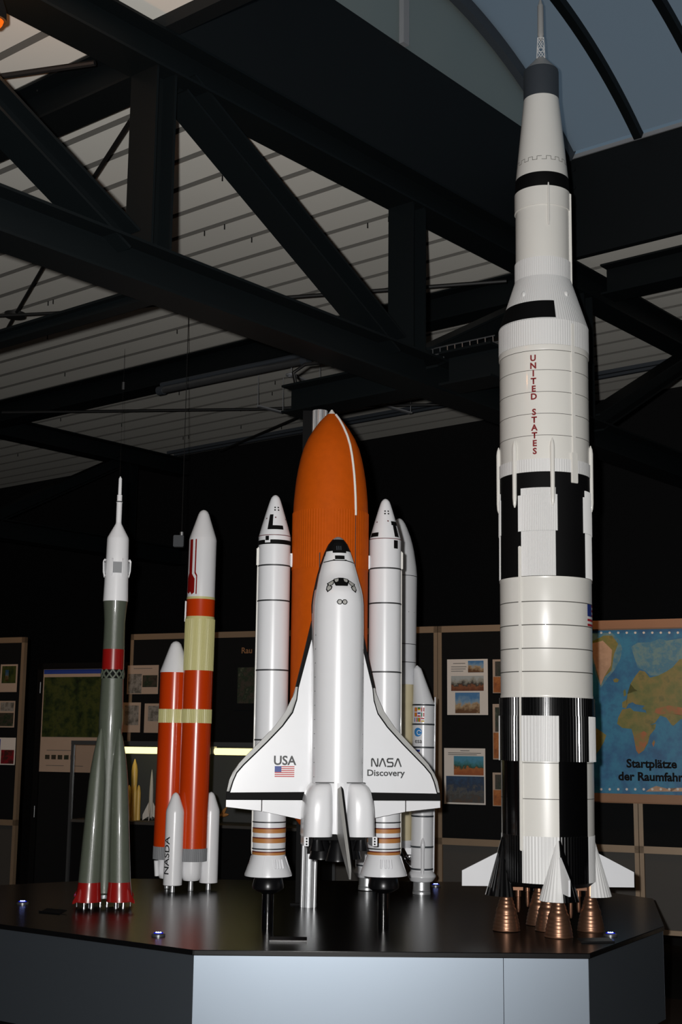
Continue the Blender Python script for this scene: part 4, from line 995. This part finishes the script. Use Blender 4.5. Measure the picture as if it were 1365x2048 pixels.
# ------------------------------------------------------------------ 5: white rocket with flags
def ariane():
    r = empty('rocket_model', (.325, 7.8, TZ + .0022), 'white rocket model with long rounded nose and flag-marked booster, behind the shuttle', 'rocket model', 'large rocket models on the table', 0, .011)
    Z = lambda z: z - TZ
    fp = [(1.92, .1095), (2.558, .1103), (2.66, .0990), (2.75, .0812), (2.84, .052), (2.88, .033), (2.90, .017), (2.906, .003)]
    fp2 = [(2.558, .1103), (2.61, .106), (2.66, .0985), (2.705, .091), (2.75, .0812), (2.795, .068), (2.84, .0505), (2.87, .037), (2.89, .024), (2.90, .014), (2.905, .003)]
    bm = bmesh.new(); lathe(bm, [(Z(1.92), .1095), (Z(2.558), .1103)] + [(Z(z), q) for z, q in fp2[1:]], 72); fa = obj('payload_fairing', fixn(bm), 'white', r, 35)
    for z in (2.553, 2.153, 2.048):
        bm = bmesh.new(); lathe(bm, [(Z(z) - .002, .109), (Z(z) - .0018, .1108), (Z(z) + .0018, .1108), (Z(z) + .002, .109)], 72, cap=False); obj('panel_line', fixn(bm), 'dark_text', fa, 30)
    obj('vent_dots', wrap(flat([([(D(-40 + 24 * k) + .016 * math.cos(u * PI / 4), Z(2.339) + .0028 * math.sin(u * PI / 4)) for u in range(8)], 0) for k in range(6)]), lambda z: .1101, .001), 'dark_text', fa, 0)
    bm = bmesh.new(); lathe(bm, [(Z(1.04), .1005), (Z(1.92), .1005)], 72); obj('core_stage', fixn(bm), 'beige', r, 35, 'beige tank')
    bm = bmesh.new(); lathe(bm, [(Z(1.0), .102), (Z(1.01), .104), (Z(1.04), .104)], 64); obj('thrust_frame', fixn(bm), 'white', r, 35)
    bm = bmesh.new(); lathe(bm, [(Z(.86), .060), (Z(.93), .040), (Z(.99), .026), (Z(1.01), .03)], 36); obj('main_engine', fixn(bm), 'dull_metal', r, 40)
    bm = bmesh.new(); bmesh.ops.create_uvsphere(bm, u_segments=20, v_segments=14, radius=.026); xform(bm, Matrix.Translation((.082, -.055, Z(.952)))); obj('pressure_tank', bm, 'chrome', r, 60)
    bm = bmesh.new(); prism(bm, [(.05, Z(1.0)), (.125, Z(1.0)), (.11, Z(.965)), (.07, Z(.965))], -.085, -.02); obj('engine_bracket', fixn(bm), 'white', r, 0)
    bm = bmesh.new(); tube(bm, [(.03, -.09, Z(.985)), (.06, -.09, Z(.92)), (.09, -.085, Z(.895))], .006, 8); obj('pipe', fixn(bm), 'chrome', r, 40)
    for s in (-1, 1):
        c = (s * .152, -s * .078)
        bm = bmesh.new(); lathe(bm, [(.115, .063), (Z(1.81), .063)], 56, c=c)
        # slanted nose leaning towards the core
        rg = []; n = 56
        for u in range(13):
            t = u / 12; z = Z(1.81) + (2.03 - 1.81) * t; q = .063 * (1 - t) + .018 * t; q *= 1 if t < .93 else (1.0 - ((t - .93) / .07) ** 2 * .85)
            off = -s * .040 * t; rg.append([bm.verts.new((c[0] + off + q * math.sin(2 * PI * i / n), c[1] - q * math.cos(2 * PI * i / n), z)) for i in range(n)])
        for a in range(12):
            for i in range(n): bm.faces.new((rg[a][i], rg[a][(i + 1) % n], rg[a + 1][(i + 1) % n], rg[a + 1][i]))
        bm.faces.new(rg[-1]); bo = obj('booster', fixn(bm), 'white', r, 35)
        for z in (1.803, 1.693, 1.563, 1.436, 1.179, 1.010, .888):
            bm = bmesh.new(); lathe(bm, [(Z(z) - .005, .0625), (Z(z) - .0045, .0648), (Z(z) + .0045, .0648), (Z(z) + .005, .0625)], 56, c=c, cap=False); obj('ring', fixn(bm), 'dark_grey', bo, 30)
        bm = bmesh.new(); lathe(bm, [(.066, .05), (.07, .063), (.095, .080), (.105, .079), (.125, .064)], 56, c=c); obj('aft_skirt', fixn(bm), 'white', bo, 35)
        bm = bmesh.new(); lathe(bm, [(0, .052), (.012, .0515), (.014, .049), (.02, .0515), (.022, .049), (.068, .048)], 48, c=c); obj('nozzle', fixn(bm), 'silver', bo, 30)
        bm = bmesh.new(); tube(bm, [(c[0] + s * .066, c[1] - .006, z) for z in (.12, .14, Z(1.82), Z(1.85))], .005, 8, taper=[.003, .005, .005, .004]); obj('cable_tunnel', fixn(bm), 'white', bo, 50)
        bm = bmesh.new(); tube(bm, [(c[0], c[1] - .064, z) for z in (.10, .12, .24, .27, .30, .312)], .01, 12, taper=[.011, .0105, .0105, .014, .008, .002]); obj('attitude_motor', fixn(bm), 'white', bo, 50)
        if s > 0:
            rf = lambda z: .063
            fl = [(0, 3, 0), (2, 3, 4), (0, 2, 0), (0, 3, 0), (0, 2, 1), (4, 2, 0), (1, 2, 0), (4, 3, 0), (3, 2, 0)]; pol = []
            for k, cs in enumerate(fl):
                ux, vz = k % 3, k // 3; u0 = D(-56 + 20 * ux); z0 = Z(1.706 + .029 * (2 - vz))
                for i, ci in enumerate(cs):
                    if k in (1, 4, 8): pol.append((rect(u0, z0 + .008 * i, u0 + D(17), z0 + .008 * (i + 1)), ci))
                    else: pol.append((rect(u0 + D(5.7 * i), z0, u0 + D(5.7 * (i + 1)), z0 + .024), ci))
            obj('flag', wrap(flat(pol), rf, .0012, c), ['flag_red', 'blue', 'flag_white', 'flag_yellow', 'flag_green'], bo, 40, 'three rows of small flags')
            pol = [(rect(D(-52), Z(1.524), D(-20), Z(1.534)), 0), (rect(D(-52), Z(1.514), D(-20), Z(1.524)), 2), (rect(D(-52), Z(1.490), D(-20), Z(1.505)), 3), (rect(D(-52), Z(1.538), D(-20), Z(1.550)), 1)]
            obj('flag', wrap(flat(pol), rf, .0012, c), ['flag_red', 'blue', 'flag_white', 'flag_yellow'], bo, 40)
            pol = [([(D(-33) + .025 / .063 * math.cos(u * PI / 12), Z(1.648) + .025 * math.sin(u * PI / 12)) for u in range(24)], 0)]
            em = obj('emblem', wrap(flat(pol), rf, .0012, c), 'sky_blue', bo, 40, 'round blue emblem')
            pp = []
            for a in range(20, 320, 15):
                q = [((math.cos(D(x)) * rr_ / .063) + D(-26), math.sin(D(x)) * rr_ + Z(1.646)) for x, rr_ in ((a, .010), (a + 15, .010), (a + 15, .014), (a, .014))]; pp.append((q, 0))
            obj('emblem_mark', wrap(flat(pp), rf, .0018, c), 'flag_white', bo, 0)
            obj('lettering', wrap_text('esa', .036, rf, D(-30), Z(1.598), c=c, bold=.0004), 'dark_text', bo, 0)
ariane()

# ------------------------------------------------------------------ background partition row
BA = D(24); BN = Vector((math.sin(BA), math.cos(BA), 0)); BD = Vector((math.cos(BA), -math.sin(BA), 0)); BO = Vector((.9, 9.3, 0))
def on_board(x, y, d=0.):
    """photo point -> (s along the board row, z), d metres in front of the board face"""
    rr = ray(x, y); o = BO - BN * d; k = (o - CAM).dot(BN) / rr.dot(BN); p = CAM + rr * k; return (p - BO).dot(BD), p.z
BM = Matrix.Translation(BO) @ Matrix((BD, BN, Vector((0, 0, 1)))).transposed().to_4x4()
def B(s, z, d=0.): return BO + BD * s - BN * d + Vector((0, 0, z))
def bx(s0, s1, z0, z1, d0, d1, mi=0, bm=None):
    return box(bm or bmesh.new(), s0, s1, -d1, -d0, z0, z1, mi)
BR = -BA
def bempty(name, s, z, d, label, cat, group=None): return empty(name, B(s, z, d), label, cat, group, BR)
def board(s0, s1, label):
    e = bempty('pin_board', (s0 + s1) / 2, 0, 0, label, 'pin board', 'black cloth pin boards'); w = (s1 - s0) / 2
    for a, b, z0, z1, nm in ((-w, w, 2.355, 2.40, 'top_rail'), (-w, w, .90, .945, 'lower_rail'), (-w, -w + .028, 0, 2.40, 'post'), (w - .028, w, 0, 2.40, 'post'), (-w, w, .40, .43, 'foot_rail')):
        obj(nm, box(bmesh.new(), a, b, -.02, .02, z0, z1), 'alu', e, 0)
    obj('cloth_panel', box(bmesh.new(), -w + .03, w - .03, -.018, .012, .94, 2.36), 'cloth', e, 0)
    obj('base_panel', box(bmesh.new(), -w + .03, w - .03, -.006, .010, .43, .905), 'greypanel', e, 0)
sA = lambda x, y: on_board(x, y)[0]
s880 = sA(878, 1450); s50 = sA(44, 1450)
board(s880 + .002, s880 + 1.378, 'black pin board directly left of and behind the tallest rocket')
board(s880 + 1.382, s880 + 2.76, 'black pin board carrying the world map at the right')
board(s880 - 1.378, s880 - .002, 'black pin board behind the shuttle boosters')
board(s880 - 2.55, s880 - 1.39, 'black pin board behind the orange rocket')
board(s50 - 1.38, s50, 'black pin board at the far left edge with three small sheets')

def sheet(x0, y0, x1, y1, label, pics, base='paper', name='poster', d=.0225, group='posters on the pin boards', text=None):
    s0, zt = on_board(x0, y0, d); s1, zb = on_board(x1, y1, d); W, H = s1 - s0, zt - zb
    e = bempty(name, (s0 + s1) / 2, zb, d, label, 'poster', group)
    obj('paper', box(bmesh.new(), -W / 2, W / 2, -.0015, .0015, 0, H), base, e, 0)
    for (a, b, c, q, m) in pics:
        obj('picture', box(bmesh.new(), -W / 2 + a * W, -W / 2 + c * W, -.003, -.001, H * (1 - q), H * (1 - b)), m, e, 0)
    if text:
        bm = bmesh.new()
        for a, b, c in text:
            box(bm, -W / 2 + a * W, -W / 2 + c * W, -.0025, -.001, H * (1 - b) - .004, H * (1 - b))
        obj('text_lines', bm, 'seam', e, 0)
    return e, W, H
sheet(895, 1319, 977, 1430, 'white poster with three pictures, upper left of the pin board behind the tallest rocket', [(.52, .03, .90, .24, P_launch), (.10, .30, .90, .57, P_desert), (.20, .60, .80, .97, P_launch)], text=[(.15, .07, .45), (.10, .13, .48), (.10, .17, .46), (.10, .21, .4)])
sheet(889, 1496, 972, 1610, 'white poster with beach and harbour pictures below the three-picture poster', [(.24, .14, .96, .48, P_beach), (.05, .50, .97, .97, P_sea)], text=[(.4, .04, .62), (.1, .08, .9), (.1, .11, .8)])
for y0, y1, l in ((1319, 1386, 'orange sheet half hidden at the top left of the tallest rocket'), (1408, 1520, 'orange sheet half hidden at the middle left of the tallest rocket'), (1545, 1614, 'orange sheet half hidden at the lower left of the tallest rocket')):
    sheet(986, y0, 1050, y1, l, [(.08, .06, .9, .5, P_dark), (.02, .52, .98, .98, P_orange)], 'pinkpaper')
sheet(256, 1331, 316, 1388, 'sheet with a rocket photo between the green and orange rockets', [(.03, .30, .47, .97, P_bw), (.50, .35, .97, .76, P_dark)], 'pinkpaper', text=[(.2, .10, .8)])
sheet(245, 1405, 280, 1465, 'small black-and-white sheet partly behind the green rocket', [(.15, .10, .9, .75, P_bw)], 'pinkpaper')
sheet(290, 1407, 350, 1466, 'small sheet cut off by the orange side booster', [(.12, .08, .9, .6, P_bw)], 'pinkpaper')
sheet(2, 1329, 33, 1384, 'topmost of the three small sheets at the left edge, with a launch photo', [(.10, .06, .92, .68, P_green), (.3, .2, .5, .6, P_launch)], 'pinkpaper')
sheet(-18, 1402, 28, 1455, 'middle one of the three small sheets at the left edge', [(.05, .05, .38, .4, P_dark), (.42, .05, .96, .38, P_bw), (.05, .45, .96, .95, P_dark)], 'pinkpaper')
sheet(-18, 1475, 29, 1530, 'lowest of the three small sheets at the left edge, with a red flower-like photo', [(.05, .05, .4, .5, 'blue'), (.45, .45, .96, .96, P_red)], 'paper')
e, W, H = sheet(470, 1290, 545, 1420, 'dark poster with orange lettering beside the left white booster', [(.10, .35, .9, .9, P_dark)], 'cloth')
bm = text_bm('Rau', .062, align='LEFT', bold=.001)
for v in bm.verts: v.co = (-W / 2 + .058 + v.co.x, -.0045, H - .045 + v.co.y)
obj('lettering', bm, 'wood', e, 0, 'orange lettering')

# dark door behind, with the green satellite poster
ds, dz = on_board(100, 1700, -.25)
dr = bpy.data.objects.new('door_1', None); COL.objects.link(dr); dr['kind'] = 'structure'; dr.location = B(ds, 0, -.25); dr.rotation_euler = (0, 0, BR)
obj('door_leaf', box(bmesh.new(), -.14, .75, 0, .04, 0, 2.15), 'cloth', dr, 0)
obj('frame', box(box(bmesh.new(), -.19, -.14, -.02, .06, 0, 2.2), -.19, .80, -.02, .06, 2.15, 2.2), 'matt_black', dr, 0)
for z in (1.0, 2.0):
    bm = bmesh.new(); tube(bm, [(-.15, -.03, z - .045), (-.15, -.03, z + .045)], .006, 10); obj('hinge', fixn(bm), 'dull_metal', dr, 40)
sheet(87, 1328, 205, 1546, 'large green satellite-image poster left of the green rocket', [(.02, .055, .98, .095, 'blue'), (.03, .125, .97, .68, P_green)] + [(.10 + .10 * k, .845, .17 + .10 * k, .885, P_dark) for k in range(5)], 'pinkpaper', d=-.245, text=[(.12, .80, .5), (.12, .94, .4), (.5, .94, .7)])

# world map with wooden rails
s0, zt = on_board(1150, 1243, .05); s1, zb = on_board(1440, 1604, .05)
zt = 2.405; zb = 1.215; s1 = s0 + 1.95
e = bempty('wall_map', (s0 + s1) / 2, zb, .05, 'coloured world map hung between wooden rails on the right-hand pin board', 'map')
mw, mh = (s1 - s0) / 2, zt - zb
for z0, z1, nm in ((mh - .065, mh, 'top_rail'), (0, .06, 'bottom_rail')):
    bm = box(bmesh.new(), -mw, mw, -.025, .0, z0, z1); bmesh.ops.bevel(bm, geom=bm.edges[:], offset=.008, segments=2, affect='EDGES'); obj(nm, fixn(bm), 'wood', e, 30)
obj('sheet', box(bmesh.new(), -mw + .01, mw - .01, -.006, -.003, .05, mh - .06), P_ocean, e, 0)
def mp_(pts):   # points measured on a close-up of the map (4.876 px per photo px)
    out = []
    for x, y in pts:
        s, z = on_board(1170 + x / 4.876, 1220 + y / 4.876, .05); out.append((s - (s0 + s1) / 2, z - zb))
    return out
def region(nm, pts, m, d):
    pts = mp_(pts); bm = bmesh.new(); f = bm.faces.new([bm.verts.new((u, -.006 - d, v)) for u, v in pts]); bmesh.ops.triangulate(bm, faces=[f]); return obj(nm, bm, m, e, 0)
region('shallow_sea', [(455, 360), (520, 320), (640, 315), (740, 280), (800, 300), (1000, 270), (1500, 300), (1500, 500), (1000, 520), (860, 620), (700, 640), (640, 640), (600, 600), (520, 560), (490, 470)], P_shelf, .0004)
region('shallow_sea', [(80, 220), (270, 225), (340, 290), (370, 380), (350, 480), (290, 590), (230, 660), (160, 760), (110, 640), (60, 400)], P_shelf, .0004)
region('land', [(-120, 300), (90, 300), (190, 250), (270, 250), (330, 330), (290, 430), (265, 590), (200, 650), (160, 740), (130, 650), (90, 480), (-60, 420)], P_land, .0008)
region('ice_sheet', [(60, 330), (180, 300), (270, 390), (260, 540), (200, 640), (160, 735), (140, 650), (100, 520), (80, 430)], P_ice, .0012)
region('land', [(280, 680), (310, 665), (340, 680), (325, 705), (290, 705)], P_land, .0008)
region('land', [(450, 720), (500, 640), (540, 590), (590, 600), (640, 660), (720, 640), (800, 600), (860, 560), (930, 480), (1050, 460), (1300, 520), (1500, 560), (1500, 900), (1350, 1000), (1200, 1080), (1130, 1020), (1060, 1000), (1000, 1040), (935, 1070), (870, 1130), (850, 1120), (800, 1050), (740, 1030), (690, 1100), (640, 1120), (610, 1040), (600, 980), (560, 960), (590, 935), (500, 920), (470, 900), (430, 915), (405, 960), (370, 950), (370, 900), (420, 870), (420, 820), (470, 800), (520, 790), (490, 770)], P_land, .0008)
region('land', [(330, 1050), (370, 970), (450, 955), (480, 985), (600, 1000), (640, 1120), (700, 1110), (690, 1160), (640, 1220), (620, 1300), (580, 1370), (530, 1405), (505, 1370), (480, 1230), (460, 1160), (370, 1150), (320, 1110)], P_land, .0012)
region('dry_land', [(480, 1230), (580, 1180), (625, 1210), (615, 1290), (575, 1370), (530, 1403), (507, 1370)], P_dry, .0016)
region('dry_land', [(700, 960), (820, 930), (1000, 960), (1100, 1000), (1000, 1035), (930, 1020), (830, 1010), (740, 1020), (680, 1000)], P_dry, .0012)
region('land', [(660, 1300), (680, 1265), (690, 1290), (675, 1335)], P_dry, .0008)
region('land', [(-300, 1150), (60, 1130), (130, 1160), (215, 1220), (190, 1290), (150, 1360), (80, 1450), (-100, 1560), (-260, 1400)], P_land, .0008)
region('land', [(380, 790), (400, 770), (410, 830), (385, 845)], P_land, .0010)
region('ice_sheet', [(600, 1770), (640, 1740), (700, 1715), (800, 1740), (850, 1770), (900, 1735), (1500, 1720), (1500, 1770)], P_ice, .0008)
for txt, cx, cy, sz in (('Startplätze', 655, 1503, .075), ('der Raumfahrt', 662, 1630, .075)):
    bm = text_bm(txt, sz, bold=.0026); (u, v), = mp_([(cx, cy)])
    for w in bm.verts: w.co = (u + w.co.x, -.0085, v + w.co.y)
    obj('lettering', bm, 'matt_black', e, 0, 'black lettering')
bm = bmesh.new()
for y in (222, 1748):
    for k in range(14):
        (u, v), = mp_([(165 + 83 * k, y)]); tube(bm, [(u, -.008, v), (u, -.006, v)], .009, 5)
obj('border_stars', fixn(bm), 'paper', e, 0)

# ------------------------------------------------------------------ lit glass display case
cs0, _ = on_board(146, 1500, .45); cs1 = s880 - .75; ck = .45
_, clz = on_board(300, 1492, .45); clz = 1.545; shz = 1.0
cw = cs1 - cs0
e = bempty('display_case', cs0, 0, ck, 'glass display case with yellow lit tubes behind the orange rocket', 'display case')
for x, y in ((0, 0), (0, .36), (cw, 0), (cw, .36)):
    obj('corner_post', box(bmesh.new(), x - .01, x + .01, y - .01, y + .01, 0, clz + .03), 'dull_metal', e, 0)
obj('back_panel', box(bmesh.new(), 0, cw, .355, .365, shz, clz), 'caseback', e, 0)
obj('shelf', box(bmesh.new(), 0, cw, 0, .36, shz - .02, shz), 'greypanel', e, 0)
obj('cupboard', box(bmesh.new(), .01, cw - .01, .01, .35, .08, shz - .02), 'matt_black', e, 0)
obj('top_rail', box(bmesh.new(), -.01, cw + .01, -.012, .37, clz, clz + .03), 'dull_metal', e, 0)
obj('front_glass', box(bmesh.new(), .01, cw - .01, -.003, .003, shz, clz), 'glass', e, 0)
def tubelight(xa, xb, lab):
    sa, _ = on_board(xa, 1492, ck); sb, _ = on_board(xb, 1492, ck)
    t = bempty('tube_lamp', sa, clz - .035, ck - .03, lab, 'lamp', 'yellow tubes in the glass case'); L = sb - sa
    bm = bmesh.new(); tube(bm, [(.03, 0, 0), (L - .03, 0, 0)], .024, 14); obj('glowing_tube', fixn(bm), 'tube', t, 60)
    for a in (0, L - .03):
        obj('socket', box(bmesh.new(), a, a + .03, -.018, .018, -.018, .034), 'paper', t, 0)
tubelight(210, 330, 'lit yellow tube lamp above the small models left of the orange rocket')
tubelight(420, 530, 'lit yellow tube lamp left of the shuttle wing tip')
def mini(x, y, d, label): 
    s, _ = on_board(x, y, ck - d); return bempty('rocket_model', s, shz, ck - d, label, 'rocket model', 'small rocket models in the glass case')
m_ = mini(266, 1640, .14, 'small yellow rocket model with four boosters on the case shelf')
bm = bmesh.new(); lathe(bm, [(.02, .020), (.22, .020), (.30, .024), (.36, .024), (.40, .018), (.445, .003)], 24); obj('core', fixn(bm), 'minigold', m_, 40)
for k in range(4):
    a = D(45 + 90 * k); bm = bmesh.new(); lathe(bm, [(0, .018), (.05, .016), (.20, .016), (.24, .010), (.255, .002)], 18, c=(.036 * math.sin(a), -.036 * math.cos(a))); obj('booster', fixn(bm), 'minigold', m_, 40)
m_ = mini(301, 1640, .2, 'small thin white finned rocket model beside the yellow one')
bm = bmesh.new(); lathe(bm, [(.02, .012), (.06, .017), (.22, .015), (.30, .010), (.34, .006), (.37, .001)], 20); obj('body', fixn(bm), 'paper', m_, 40)
for k in range(4):
    bm = bmesh.new(); prism(bm, [(.012, .14), (.012, .03), (.06, 0), (.06, .04)], -.002, .002); xform(bm, Matrix.Rotation(D(20 + 90 * k), 4, 'Z')); obj('fin', fixn(bm), 'paper', m_, 0)
m_ = mini(322, 1640, .29, 'small red rocket model half hidden behind the orange side booster')
bm = bmesh.new(); lathe(bm, [(0, .036), (.30, .036), (.35, .032), (.40, .020), (.43, .004)], 28); obj('body', fixn(bm), 'red', m_, 40)
bm = bmesh.new(); lathe(bm, [(-.0, .045), (.012, .045)], 24); obj('base', fixn(bm), 'matt_black', m_, 40)
m_ = mini(440, 1640, .2, 'small brown winged model in the case right of the orange rocket')
bm = bmesh.new(); tube(bm, [(-.05, 0, .03), (-.02, 0, .045), (.05, 0, .06), (.07, 0, .062)], .012, 10, taper=[.004, .013, .012, .004]); obj('body', fixn(bm), 'brown', m_, 40)
bm = bmesh.new(); prism(bm, [(-.02, .035), (.03, .055), (.06, .12), (.03, .10)], -.003, .003); obj('wing', fixn(bm), 'brown', m_, 0)
bm = bmesh.new(); tube(bm, [(0, 0, 0), (0, 0, .045)], .004, 8); obj('stand', fixn(bm), 'dull_metal', m_, 0)
# small grey box hanging in the dark
p = CAM + ray(358, 1083) * (9.0 / F); bm = bmesh.new(); box(bm, -.035, .035, -.03, .03, -.04, .04); bmesh.ops.bevel(bm, geom=bm.edges[:], offset=.004, segments=2, affect='EDGES')
e = empty('sensor_box', p, 'small grey box hanging in the dark above the orange rocket', 'sensor'); obj('housing', fixn(bm), 'dark_grey', e, 30)
bm = bmesh.new(); tube(bm, [(.018, 0, .035), (.018, 0, .065)], .012, 12); obj('knob', fixn(bm), 'silver', e, 40)
bm = bmesh.new(); tube(bm, [(.018, 0, .06), (.018, 0, ZD - p.z)], .0025, 6); obj('hanging_wire', fixn(bm), 'rubber', e, 40)
